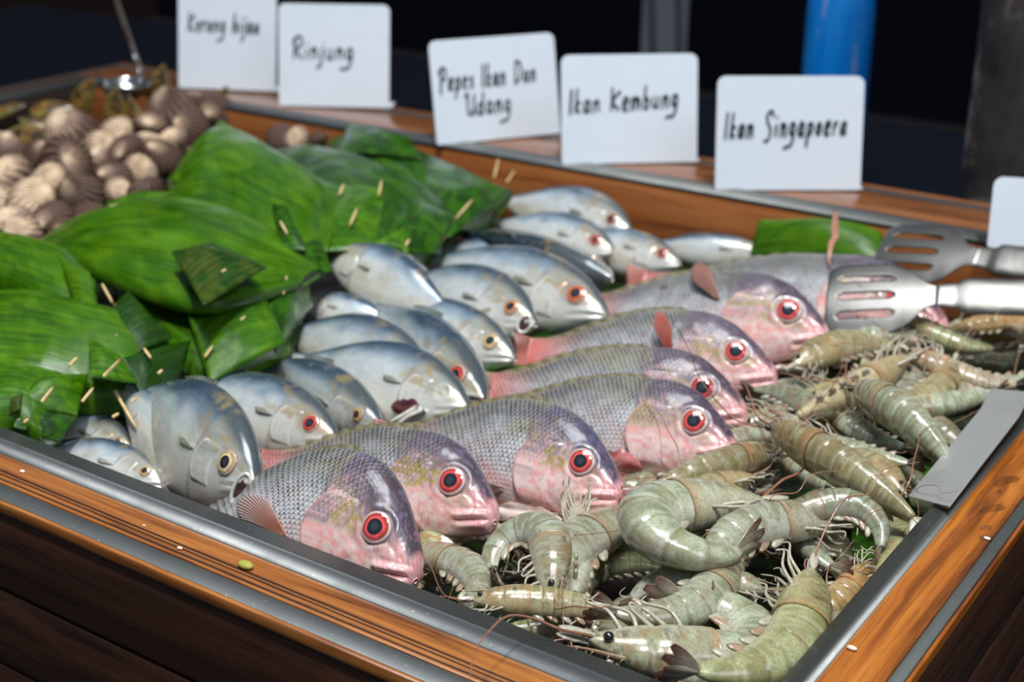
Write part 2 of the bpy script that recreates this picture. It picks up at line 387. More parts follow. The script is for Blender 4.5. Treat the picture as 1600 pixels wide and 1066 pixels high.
def write(mb, text, x0, z0, h, slant=.1, wob=.0, wx=1.0, rad=.0009, rise=0.0):
    x = x0; n_ = len(text)
    wx = (wx/h-.13*(n_-1))/sum(GL[ch][0] for ch in text)      # wx comes in as the wanted width
    for ch in text:
        w, st = GL[ch]
        for s in st:
            pts = [(x+(px*wx+py*slant)*h, -.0012, z0+py*h+rise*(x-x0)+random.uniform(-wob, wob)*h) for px, py in s]
            P = catmull(pts, max(6, 5*len(pts))) if len(pts) > 2 else np.array(pts)
            mb.tube(P, rad*(.85+.3*random.random()), 6, None, .35, nor=(0, 1, 0))
        x += (w*wx+.13)*h
    return x-x0
# ================================================================== CARDS  (each: panel, foot, handwriting)
CARDS = [  # bottom-left px, bottom-right px, width-limited yaw, lean, height, lines
 ((279, 137), (431, 143), .124, .142, [('Kerang hijau', .10, .55, .026, .72, .0)], 'leftmost white name card, handwritten Kerang hijau, above the heaped cockles'),
 ((436, 165), (608, 169), .128, .132, [('Rinjung', .12, .47, .027, .55, .0)], 'white name card with the single handwritten word Rinjung, beside the leftmost card'),
 ((683, 227), (876, 208), .0, .121, [('Pepes Ikan Dan', .05, .52, .026, .77, .02), ('Udang', .24, .26, .026, .36, .02)], 'crookedly turned white name card handwritten Pepes Ikan Dan Udang in two lines'),
 ((878, 257), (1089, 253), .0, .121, [('Ikan Kembung', .05, .47, .026, .80, .05)], 'white name card handwritten Ikan Kembung, standing behind the mackerels'),
 ((1117, 297), (1344, 297), .0, .119, [('Ikan Singapoera', .05, .46, .027, .83, .03)], 'white name card handwritten Ikan Singapoera in front of the blue bottle'),
]
def card_panel(w, h, th=.0012, r=.009, curl=.0):
    mb = MB(); pts = []
    for cx, cz, a0 in ((w-r, h-r, 0), (r, h-r, 90), (r*.35, r*.35, 180), (w-r*.35, r*.35, 270)):
        rr = r if cz > h/2 else r*.35
        for k in range(7):
            a = math.radians(a0+k*15); pts.append((cx+rr*math.cos(a), cz+rr*math.sin(a)))
    n = len(pts); V = [(x, 0, z) for x, z in pts]+[(x, th, z) for x, z in pts]
    F = [tuple(range(n)), tuple(range(2*n-1, n-1, -1))]+[(i, n+i, n+(i+1) % n, (i+1) % n) for i in range(n)]
    return mb.add(V, F)
def make_card(a, b, h, lines, label, lean=12, zoff=.0012):
    A = at(*a, zoff); B = at(*b, zoff); w = np.linalg.norm(B-A); X = nrm(B-A); Yb = nrm(np.cross(UP, X))
    l = math.radians(lean); Z = nrm(UP*math.cos(l)+Yb*math.sin(l)); Y = nrm(np.cross(Z, X))
    t = empty('name_card', label, 'name card', 'white name cards along the back rim', mat4(X, Y, Z, A))
    o = card_panel(w, h).build('panel', M['card'], t, True, 40)
    # foot: a flap folded back under the card, lying on the rim
    Rl = Matrix.Rotation(l, 4, 'X')
    mb = MB().box((w*.04, 0, -.0006), (w*1.02, .030, .0006), bev=.0004)
    f = mb.build('foot', M['card'], t, True, 40); f.matrix_local = Matrix.Translation((0, .001, .0008)) @ Matrix.Rotation(l, 4, 'X')
    mb = MB()
    for tx, fx, fz, ch, wx, rise in lines:
        write(mb, tx, w*fx, h*fz, ch, .12, .03, wx*w, rad=.0013, rise=rise)
    if lines: mb.build('handwriting', M['ink'], t)
    return t, w
for a, b, _, h, lines, label in CARDS:
    t, w = make_card(a, b, h, lines, label)
make_card((1542, 386), (1752, 402), .066, [], 'low blank white card cut off by the right picture edge, behind the tongs', 16)
# ================================================================== FISH
class Body:
    """surface of a fish: x = -t*L (snout at 0), z up to the back, right flank at -y"""
    def __init__(s, L, T, top, bot, wid, bend=(0, 0), twist=0.0):
        s.L = L; s.T = T; s._t = top; s._b = bot; s._w = wid; s.bend = bend; s.twist = twist
    def prof(s, t):
        return pchip(s.T, s._t, t)*s.L, pchip(s.T, s._b, t)*s.L, pchip(s.T, s._w, t)*s.L
    def warp(s, P):
        t = -P[..., 0]/s.L
        P = P.copy(); k = np.clip(t-.25, 0, 2)**2
        P[..., 1] += s.bend[0]*s.L*k; P[..., 2] += s.bend[1]*s.L*k
        return P
    def flank(s, t, z, side=-1, off=0.0):
        """point on the flank at height z (metres, before bending) pushed out by off"""
        t = np.asarray(t, float); z = np.asarray(z, float)
        tp, bt, w = s.prof(t); zc = (tp+bt)/2; h = (tp-bt)/2
        c = np.clip((z-zc)/h, -.999, .999); y = w*np.sqrt(1-c*c)**.9
        return np.stack([-t*s.L, side*(y+off), zc+c*h], -1)
    def norm(s, t, z, side=-1):
        e = .004; a = s.flank(t+e, z, side)-s.flank(t-e, z, side); b = s.flank(t, z+e*s.L, side)-s.flank(t, z-e*s.L, side)
        n = np.cross(a, b); n = n/(np.linalg.norm(n, axis=-1, keepdims=True)+1e-12)
        return n*np.sign(n[..., 1:2])*side
ST = [0, .007, .02, .06, .12, .20, .30, .40, .50, .62, .75, .88, 1.0]
S_TOP = [-.016, .016, .040, .084, .136, .192, .230, .240, .230, .196, .138, .080, .066]
S_BOT = [-.030, -.056, -.066, -.078, -.090, -.116, -.142, -.152, -.152, -.138, -.100, -.058, -.050]
S_WID = [.008, .030, .042, .056, .068, .084, .096, .098, .092, .076, .048, .022, .012]
MT = [0, .02, .06, .12, .20, .30, .42, .55, .68, .80, .92, 1.0]
M_TOP = [.002, .020, .048, .080, .108, .130, .138, .126, .096, .058, .024, .020]
M_BOT = [-.012, -.030, -.054, -.082, -.108, -.128, -.136, -.122, -.090, -.052, -.022, -.018]
M_WID = [.008, .020, .038, .054, .066, .074, .074, .066, .050, .030, .013, .010]

def snap_color(t, hf, sd, v):
    n = fbm(t*14+sd*3.1, hf*9+sd, sd); n2 = fbm(t*44, hf*26, sd+9); n3 = fbm(t*9, hf*6, sd+20); n4 = fbm(t*80, hf*40, sd+31); n5 = fbm(t*110, hf*46, sd+37)
    c = np.zeros(t.shape+(3,)); c[...] = (.80, .62, .60)
    c = mixc(c, (.64, .65, .67), ss(.14, .42, hf+.14*(n-.5)))
    c = mixc(c, (.37, .385, .395), ss(.45, .72, hf+.20*(n-.5)+.10*(n2-.5)))
    c = mixc(c, np.array((.105, .11, .085))*v['back'], ss(.60, .90, hf+.20*(n-.5)+.12*(n2-.5)))
    c = mixc(c, (.30, .28, .12), .55*ss(.45, .70, n3)*ss(.52, .8, hf)*v.get('olive', 1))
    c = mixc(c, (.84, .34, .30), ss(.5, .70, n+.3*(n2-.5))*(1-ss(.30, .62, hf))*.65)
    c = mixc(c, (.44, .40, .48), .25*ss(.48, .68, n2))
    c = mixc(c, (.90, .90, .94), .30*ss(.55, .7, n4)*(1-ss(.6, .8, hf)))
    c = mixc(c, (.80, .17, .14), ss(.72, .99, t)*(1-.45*ss(.6, 1, hf))*v.get('tail', .75))
    # head
    hd = 1-ss(.335, .375, t+.02*(n-.5))
    h = np.zeros_like(c); h[...] = (.88, .42, .39)
    h = mixc(h, (.90, .74, .71), ss(.36, .60, .5*n2+.5*n5)*.85)
    h = mixc(h, (.34, .25, .27), ss(.36, .60, hf+.26*(n-.5)+.24*(n5-.5))*(.55+.45*ss(.4, .6, n4)))
    h = mixc(h, (.40, .30, .08), ss(.44, .60, n2+.5*(n3-.5))*ss(.36, .52, hf)*(1-ss(.66, .86, hf))*.85*v.get('yellow', 1))
    h = mixc(h, np.array((.050, .038, .048))*v.get('headdark', 1), ss(.62, .84, hf+.26*(n-.5)+.14*(n2-.5))*.95)
    h = mixc(h, (.22, .17, .26), .5*ss(.52, .66, n4)*ss(.5, .7, hf))
    h = mixc(h, (.085, .115, .24), v.get('blue', .10)*ss(.60, .78, hf)*ss(.35, .6, n2))
    h = mixc(h, (.84, .44, .44), np.maximum((1-ss(.05, .11, t))*(1-ss(.66, .84, hf)), 1-ss(.012, .035, t)))
    h = mixc(h, (.90, .72, .72), (1-ss(.03, .12, t))*ss(.50, .66, n2)*.6*(1-ss(.66, .84, hf)))
    h = mixc(h, (.55, .16, .18), (1-ss(.02, .10, t))*ss(.56, .70, n4)*.6)
    c = c*(1-hd[..., None])+h*hd[..., None]
    c = mixc(c, (.08, .04, .07), np.exp(-((t-.365-.015*np.sin(hf*9))/.010)**2)*ss(.35, .55, hf)*.6)
    if 'spot' in v:
        a, b, r = v['spot']; w = 1-ss(.5, 1, np.hypot((t-a)/r, (hf-b)/(r*2.2)))
        c = mixc(c, (.02, .015, .015), w); c = mixc(c, (.45, .10, .03), (1-ss(.2, .45, np.hypot((t-a-.002)/r, (hf-b+.02)/(r*2.2))))*.9)
    return np.clip(c, 0, 1)

def mack_color(t, hf, sd, v):
    n = fbm(t*11+sd*2.3, hf*7+sd, sd); n2 = fbm(t*34, hf*16, sd+5); n3 = fbm(t*6, hf*4, sd+11)
    c = np.zeros(t.shape+(3,)); c[...] = (.78, .76, .68)
    c = mixc(c, (.66, .71, .72), ss(.34, .58, hf+.15*(n-.5)))
    c = mixc(c, (.30, .40, .48), ss(.60, .80, hf+.18*(n-.5)))
    c = mixc(c, np.array((.050, .085, .13))*v.get('back', 1), ss(.74, .93, hf+.14*(n-.5)))
    c = mixc(c, (.52, .45, .26), .5*ss(.55, .75, n3)*(1-ss(.6, .8, hf)))
    c = mixc(c, (.80, .83, .84), .4*ss(.5, .7, n2)*(1-ss(.6, .85, hf)))
    c = mixc(c, (.50, .36, .12), .55*ss(.5, .62, n)*np.exp(-((t-.30)/.06)**2)*ss(.45, .7, hf))
    hd = 1-ss(.235, .275, t)
    h = np.zeros_like(c); h[...] = (.74, .73, .67)
    h = mixc(h, (.40, .42, .38), ss(.45, .75, hf+.25*(n-.5)))
    h = mixc(h, (.46, .33, .13), .7*ss(.5, .68, n2)*ss(.45, .6, hf)*(1-ss(.8, .95, hf)))
    h = mixc(h, (.09, .11, .12), ss(.78, .95, hf+.1*(n-.5)))
    if 'redeye' in v: h = mixc(h, (.42, .16, .07), .85*np.exp(-(((t-.115)/.055)**2+((hf-.62)/.16)**2)))
    c = c*(1-hd[..., None])+h*hd[..., None]
    c = mixc(c, (.32, .22, .20), np.exp(-((t-.268)/.007)**2)*(1-ss(.72, .85, hf))*.8)
    return np.clip(c, 0, 1)

def body_mesh(B, kind, sd, v, nu=150, nv=92):
    s = np.linspace(0, 1, nu)**1.35; th = np.linspace(-math.pi, math.pi, nv)   # ventral seam
    t = s[:, None]+0*th[None]; tp, bt, w = B.prof(s); tp, bt, w = tp[:, None], bt[:, None], w[:, None]
    zc, h = (tp+bt)/2, (tp-bt)/2
    y = w*np.sign(np.sin(th))[None]*np.abs(np.sin(th))[None]**.9; z = zc+h*np.cos(th)[None]
    L = B.L; zr = z/L; hf = (z-bt)/(tp-bt)
    d = np.zeros_like(z)
    if kind == 'snapper':
        zm = -.020-.26*t; mk = 1-ss(.100, .130, t)
        d += mk*(-.010*np.exp(-((zr-zm)/.0048)**2)+.010*np.exp(-((zr-zm-.016)/.009)**2)+.009*np.exp(-((zr-zm+.016)/.009)**2)-.005*np.exp(-((zr-zm-.034)/.005)**2)-.004*np.exp(-((zr-zm+.034)/.005)**2))
        rr = np.hypot(t-.105, (zr+.012)*1.0); d += -.006*np.exp(-((rr-.052)/.006)**2)*ss(-.07, .02, zr)*(t > .05)
        re = np.hypot(t-v['ex'], zr-v['ez']); d += .0045*np.exp(-((re-.058)/.008)**2)-.004*(1-ss(.03, .05, re))
        d += .004*np.exp(-((t-.045)/.006)**2-((zr-.018)/.006)**2)*-1.6
        d += .006*np.exp(-((np.hypot(t-.16, zr-.0)-.115)/.008)**2)*(1-ss(.02, .06, zr))*(t > .14)
        d += .005*(fbm(t*30, zr*30, sd)-.5)*(t < .4)
    else:
        zm = -.010-.36*t; mk = 1-ss(.10, .125, t)
        d += mk*(-.006*np.exp(-((zr-zm)/.004)**2)+.004*np.exp(-((zr-zm-.012)/.007)**2)+.004*np.exp(-((zr-zm+.012)/.007)**2))
        re = np.hypot(t-v['ex'], zr-v['ez']); d += .004*np.exp(-((re-.034)/.008)**2)
        d += .004*(fbm(t*6, zr*10, sd)-.5)
    d *= L*np.abs(np.sin(th))[None]**.5*ss(.0, .018, t)
    # outward direction in the section plane
    ny = np.sin(th)[None]*h; nz = np.cos(th)[None]*w; q = np.hypot(ny, nz)+1e-9
    P = np.stack([-t*L, y+d*ny/q, z+d*nz/q], -1)
    dv = np.diff(P, axis=1); arc = np.concatenate([np.zeros((nu, 1)), np.cumsum(np.linalg.norm(dv, axis=-1), 1)], 1)
    mid = arc[:, nv//2:nv//2+1]
    uv = np.stack([t*L, arc-mid], -1)
    sdm = np.where(np.sin(th)[None]+0*t > 0, sd+40, sd)
    c = (snap_color if kind == 'snapper' else mack_color)(t, hf, sd, v)
    scl = ss(.30, .42, t)*(.35+.65*ss(.12, .40, hf))
    if kind == 'snapper': scl = np.maximum(scl, .55*ss(.20, .27, t)*ss(.30, .5, hf)); scl = scl*(1-.6*ss(.8, 1, t))
    mb = MB(); P = B.warp(P); mb.grid(P, c, uv.reshape(-1, 2), cap0=True, cap1=True)
    return mb, scl.reshape(-1)
def set_scl(o, scl):
    a = o.data.attributes.new('scl', 'FLOAT_COLOR', 'POINT'); n = len(o.data.vertices)
    s = np.zeros((n, 4), np.float32); s[:len(scl), 0] = scl[:n]; s[:, 3] = 1; a.data.foreach_set('color', s.ravel())
def gill(B, kind, sd, v, side=-1):
    na, nb = 34, 30; L = B.L
    a = np.linspace(0, 1, na)[:, None]; b = np.linspace(0, 1, nb)[None]
    if kind == 'snapper': t0, t1, bul, z0, z1, off = .215, .318, .062, -.115, .118, .013
    else: t0, t1, bul, z0, z1, off = .150, .235, .040, -.088, .060, .007
    tr = t1+bul*np.sin(math.pi*b)**.75; t = lerp(t0+.012*np.sin(math.pi*b), tr, a); z = lerp(z0, z1, b)+0*a
    tp, bt, w = B.prof(t); hf = (z*L-bt)/(tp-bt); z = np.clip(z*L, bt+.012*L, tp-.02*L); hf = (z-bt)/(tp-bt)
    edge = np.minimum(ss(0, .25, a), 1)*ss(0, .10, b)*ss(0, .10, 1-b)
    o = L*(off*(.25+.75*a)*edge-.003*(1-edge)); o = np.where(a > .975, -.004*L, o)
    o = o+L*.0022*(fbm(t*30, z/L*30, sd+3)-.5)*edge
    Nn = B.norm(t, z, side); P = B.flank(t, z, side)+Nn*o[..., None]
    c = (snap_color if kind == 'snapper' else mack_color)(np.minimum(t, .31 if kind == 'snapper' else .22), hf, sd+1, v)
    if kind == 'snapper': c = mixc(c, (.66, .26, .25), ss(.90, .96, a+0*b)*.55*(1-ss(.5, .8, hf)))
    else: c = mixc(c, (.86, .86, .80), ss(.84, .90, a+0*b)*(1-ss(.93, .97, a+0*b))*.7)
    uv = np.stack([t*L, -z+.05], -1)
    mb = MB(); P = B.warp(P); mb.grid(P, c, uv.reshape(-1, 2))
    return mb, (.55*ss(.35, .6, hf)*ss(.1, .4, a)*(1-ss(.85, .95, a))+0*b).reshape(-1)
def eye_mesh(B, v, side=-1, r=.052, kind='snapper', iris=(.72, .045, .03), ring=(.62, .50, .48), pupil=(.012, .015, .022)):
    L = B.L; t, z = np.array(v['ex']), np.array(v['ez']*L); p = B.flank(t, z, side); n = nrm(B.norm(t, z, side))
    n = nrm(n+np.array([0, side*.5, 0])); X = nrm(np.cross([0, 0, 1.0], n)); Z = np.cross(n, X); R = r*L
    rho = np.concatenate([np.linspace(0, 1, 22), [1.06]]); th = np.linspace(0, 2*math.pi, 40, endpoint=False)
    hgt = np.sqrt(np.maximum(1-(np.minimum(rho, 1)*.80)**2, 0)); hgt = (hgt-hgt[-2])*.62; hgt[-1] = -.45
    wob = 1+.03*np.sin(th*3+v['ex']*50)
    P = p+R*(rho[:, None, None]*(np.cos(th)*wob)[None, :, None]*X+rho[:, None, None]*(np.sin(th))[None, :, None]*Z+hgt[:, None, None]*n)+n*.0030*L
    rr = rho[:, None]+0*th[None]; a = fbm(np.cos(th)[None]*3+rr, np.sin(th)[None]*3+rr*2, 5)
    c = np.zeros(rr.shape+(3,)); c[...] = pupil
    c = mixc(c, (.05, .07, .09), (1-ss(.1, .42, rr))*.6); c = mixc(c, (.10, .02, .02), ss(.44, .49, rr)); c = mixc(c, iris, ss(.49, .54, rr)); c = mixc(c, tuple(min(1, x*1.15+.09) for x in iris), ss(.50, .56, rr)*(1-ss(.60, .70, rr))*.8); c = mixc(c, tuple(x*.55 for x in iris), ss(.40, .65, a)*ss(.55, .65, rr)*.6)
    c = mixc(c, (.10, .02, .02), np.exp(-((rr-.80)/.03)**2)*.8)
    c = mixc(c, ring, ss(.82, .88, rr)); c = mixc(c, (.25, .16, .16), ss(.96, 1.0, rr)*.7)
    return MB().grid(P+(B.warp(p[None])[0]-p), c, wv=True)
def fan_fin(B, t0, z0, length, a0, a1, lift, col, col2, side=-1, rays=14, nr=16, notch=0.0):
    """membrane fin with rays; angles measured from straight back (0) up to the back (+)"""
    nf = rays*4+1; r = np.linspace(0, 1, nr)[:, None]; f = np.linspace(0, 1, nf)[None]; L = B.L
    ang = lerp(a0, a1, f); ln = length*(.62+.38*np.sin(math.pi*np.clip(f*.9+.12, 0, 1))-notch*np.exp(-((f-.5)/.16)**2))
    rr = .10+.90*r; wv = .0012*np.cos(f*rays*2*math.pi)*ss(0, .3, r)
    t = t0+rr*ln*np.cos(ang); z = (z0+rr*ln*np.sin(ang))*L
    tp, bt, w = B.prof(t); zc = np.clip(z, bt+.01*L, tp-.005*L)
    Nn = B.norm(t, zc, side)
    base = B.flank(t, zc, side); base[..., 2] = z
    P = base+Nn*(.004*L+lift*rr*ln*L+wv*L*3)[..., None]
    c = np.zeros(rr.shape[:1]+f.shape[1:]+(3,)); c[...] = col; c = mixc(c, col2, ss(.2, 1, r+0*f)); c = mixc(c, tuple(x*.55 for x in col), (.5+.5*np.cos(f*rays*2*math.pi+math.pi))*.5+0*r)
    return MB().grid(B.warp(P), c)
def tail_fin(B, length, spread, fork, col, col2, rays=16, th=.0008):
    nf = rays*3+1; r = np.linspace(0, 1, 14)[:, None]; f = np.linspace(-1, 1, nf)[None]; L = B.L
    tp, bt, w = B.prof(np.array(.985)); zc = (tp+bt)/2; hh = (tp-bt)/2*.95
    ln = length*(1-fork*(1-np.abs(f)**1.3)); ang = f*spread
    x = -.985*L-r*ln*L*np.cos(ang); z = zc+f*hh*(1-r*.2)+r*ln*L*np.sin(ang)
    y = .0009*np.cos(f*rays*math.pi)*ss(0, .3, r)+.004*np.sin(f*3+r*2)*r
    c = np.zeros(z.shape+(3,)); c[...] = col; c = mixc(c, col2, ss(.1, 1, r+0*f)); c = mixc(c, tuple(q*.5 for q in col), (.5+.5*np.cos(f*rays*math.pi))*.45+0*r)
    return MB().grid(B.warp(np.stack([x, y, z], -1)), c)
def dorsal_fin(B, t0, t1, hgt, lean, col, n=70):
    t = np.linspace(t0, t1, n)[:, None]; r = np.linspace(0, 1, 6)[None]; L = B.L; tp, bt, w = B.prof(t)
    k = (t-t0)/(t1-t0); env = ss(0, .08, k)*(1-.5*ss(.6, 1, k))*(1-ss(.97, 1, k)*.8); h = hgt*L*env*(.75+.25*np.abs(np.sin(k*11*math.pi)))
    x = -(t+.04*r)*L; z = tp-.004*L+r*h*math.cos(lean); y = .001*np.sin(k*60)*r+r*h*math.sin(lean)
    c = np.zeros(z.shape+(3,)); c[...] = col; c = mixc(c, tuple(q*.5 for q in col), .5+.5*np.cos(k*22*math.pi)+0*r)
    return MB().grid(B.warp(np.stack([x+0*z, y+0*z, z], -1)), c)
def fish_pose(snout, tail, roll, back_up=True):
    S, T = np.asarray(snout, float), np.asarray(tail, float); L = np.linalg.norm(S-T); X = (S-T)/L
    s = np.cross(UP, X); s = nrm(s)
    if np.dot(s, TOCAM_H) < 0: s = -s
    u = nrm(np.cross(X, s)); u = u*np.sign(u[2]) if abs(u[2]) > 1e-6 else u
    r = math.radians(roll); n = nrm(s*math.cos(r)+u*math.sin(r)); d = nrm(u*math.cos(r)-s*math.sin(r))
    Z = d if back_up else -d
    Y = np.cross(Z, X)
    side = -1 if np.dot(-Y, n) > 0 else 1        # flank that faces us
    return mat4(X, Y, Z, S), L, side
FISHLOG = []
def snapper(sn, tl, roll, label, v, sd, pect=None, bend=(0, 0), deep=1.0, pitch=0.0, ts=1.0):
    S = at(*sn); T = at(*tl); Mx, L, side = fish_pose(S, T, roll); Mx = Mx @ Matrix.Rotation(math.radians(pitch), 4, 'Y'); FISHLOG.append(('snapper', round(L, 3), side))
    v = dict(dict(back=1.0, ex=.150, ez=.064), **v)
    B = Body(L, ST, [a*deep*lerp(1, ts, float(ss(.10, .45, q))) if a > 0 else a for q, a in zip(ST, S_TOP)], [a*deep for a in S_BOT], S_WID, bend)
    root = empty('snapper', label, 'fish', 'red eyed snappers in a slanting row', Mx)
    mb, scl = body_mesh(B, 'snapper', sd, v); o = mb.build('body', M['snapper'], root); set_scl(o, scl)
    for sgn in (side, -side):
        mb, scl = gill(B, 'snapper', sd, v, sgn); o = mb.build('gill_cover', M['snapper'], root); set_scl(o, scl)
        o = eye_mesh(B, v, sgn, v.get('er', .046), iris=v.get('iris', (.60, .05, .04))).build('eye', M['eye'], root)
    p = dict(dict(t0=.385, z0=-.085, ln=.20, a0=-.45, a1=.05, lift=.06, col=(.50, .33, .29), col2=(.60, .50, .48)), **(pect or {}))
    o = fan_fin(B, p['t0'], p['z0'], p['ln'], p['a0'], p['a1'], p['lift'], p['col'], p['col2'], side).build('pectoral_fin', M['fin'], root); solid(o, .0005)
    o = dorsal_fin(B, .34, .90, .050, -side*1.0, (.30, .27, .14)).build('dorsal_fin', M['fin'], root); solid(o, .0005)
    o = fan_fin(B, .40, -.140, .17, -.35, .15, .12, (.80, .56, .52), (.86, .74, .72), side, 8).build('pelvic_fin', M['fin'], root); solid(o, .0005)
    o = tail_fin(B, .09, .26, .15, (.80, .25, .20), (.72, .30, .26)).build('tail_fin', M['fin'], root); solid(o, .0006)
    return root, B, side, v
# a white throat membrane or a pelvic lobe that hangs below the gill of some of the fish
def lobe(root, B, side, t0, t1, z0, z1, off, thick, name, c0, c1, bul=.025):
    a = np.linspace(0, 1, 26)[:, None]; b = np.linspace(0, 1, 14)[None]; L = B.L
    t = lerp(t0, t1, a)+0*b; wdt = np.sin(math.pi*a)**.6*(.62+.75*fbm(a*6+t0*20, 0*a+z0*9, 7)); z = (lerp(z0, z1, a)+(b-.5)*thick*wdt)*L
    tp, bt, w = B.prof(t); zz = np.clip(z, bt+.004*L, tp); base = B.flank(t, zz, side); base[..., 2] = z
    P1 = base.copy(); P1[..., 1] += side*(off*L+bul*L*np.sin(math.pi*b)*wdt); P2 = base.copy(); P2[..., 1] += side*(off*L-.012*L*np.sin(math.pi*b)*wdt)
    c = np.zeros(t.shape+(3,)); c[...] = c0; c = mixc(c, c1, ss(.35, .75, fbm(t*18, b*4+t*3, 4)))
    mb = MB(); mb.grid(B.warp(P1), c); mb.grid(B.warp(P2), c); return mb.build(name, M['flesh'], root)
SN = [
 ((655, 897, -.016), (262, 806, -.040), 36, 'nearest snapper, wet head resting against the near steel rim at the lower middle', dict(back=1.1, olive=.9, er=.047), dict(t0=.40, z0=-.075, a0=.30, a1=.72, ln=.29, lift=.012, col=(.68, .27, .18), col2=(.66, .52, .50))),
 ((776, 806, -.022), (405, 728, -.044), 36, 'second snapper from the near rim, bright red eye and white throat flap under its jaw', dict(back=.75, headdark=1.0, yellow=1.2), None),
 ((975, 776, -.022), (600, 700, -.042), 36, 'third snapper from the near rim, blue tinged forehead and pelvic fin jutting below', dict(back=.85, olive=1.7, blue=.38, yellow=1.2, iris=(.60, .06, .05)), None),
 ((1154, 706, -.022), (762, 640, -.040), 36, 'fourth snapper from the near rim, pale cheek and torn gill showing dark red flesh', dict(back=.8, olive=.7, yellow=.7), None),
 ((1169, 646, -.020), (752, 604, -.036), 33, 'fifth snapper from the near rim, darker swollen brow over a deep red eye', dict(back=.85, headdark=1.1, iris=(.45, .03, .02), ez=.060), None),
 ((1216, 590, -.020), (826, 552, -.038), 35, 'sixth snapper from the near rim, red pectoral fin raised behind its head', dict(back=.95, headdark=1.5, yellow=.9, tail=.9), dict(t0=.37, z0=.005, a0=.9, a1=1.45, ln=.155, lift=.45, col=(.62, .15, .10), col2=(.62, .17, .13))),
 ((1300, 530, -.022), (898, 482, -.040), 36, 'seventh snapper from the near rim, black spot on its flank and rounded brown fin', dict(back=.9, olive=.3, spot=(.635, .80, .022)), dict(t0=.39, z0=.06, a0=.45, a1=1.05, ln=.165, lift=.25, col=(.42, .17, .13), col2=(.46, .22, .18))),
 ((1485, 518, -.030), (1004, 446, -.044), 40, 'farthest snapper, its head hidden under the slotted tongs', dict(back=.8, olive=.2), dict(t0=.37, z0=.10, a0=1.20, a1=1.42, ln=.15, lift=.5, col=(.60, .28, .20), col2=(.66, .30, .22))),
]
SNAP = []
for i, (sn, tl, roll, label, v, pect) in enumerate(SN):
    SNAP.append(snapper(sn, tl, roll, label, v, 3+i*7, pect, *[((0, -.70), 1.04, 13), ((0, -.06), 1.0, 2), ((0, -.08), 1.0, 4)][i] if i < 3 else ((0, 0), 1.0, 0), ts=(.97, .87, 1.0, .84, .80, .93, .85, .76)[i]))
r, B, sd_, v = SNAP[1]; lobe(r, B, sd_, .10, .27, -.125, -.150, .004, .060, 'throat_membrane', (.84, .80, .74), (.86, .70, .66))['label'] = 'white throat membrane below the jaw'
r, B, sd_, v = SNAP[2]; lobe(r, B, sd_, .12, .46, -.160, -.165, .010, .090, 'belly_flap', (.86, .62, .56), (.84, .78, .74)); lobe(r, B, sd_, .08, .22, -.135, -.155, .010, .030, 'belly_flap', (.85, .40, .36), (.86, .70, .66))
r, B, sd_, v = SNAP[3]; lobe(r, B, sd_, .30, .46, -.120, -.150, .014, .110, 'torn_gill', (.34, .05, .06), (.72, .30, .30))['label'] = 'dark red torn gill flesh'; lobe(r, B, sd_, .26, .50, -.165, -.17, .012, .050, 'belly_flap', (.86, .52, .48), (.84, .74, .70))
r, B, sd_, v = SNAP[6]; lobe(r, B, sd_, .02, .24, -.120, -.150, .006, .030, 'throat_membrane', (.84, .80, .76), (.84, .72, .70))

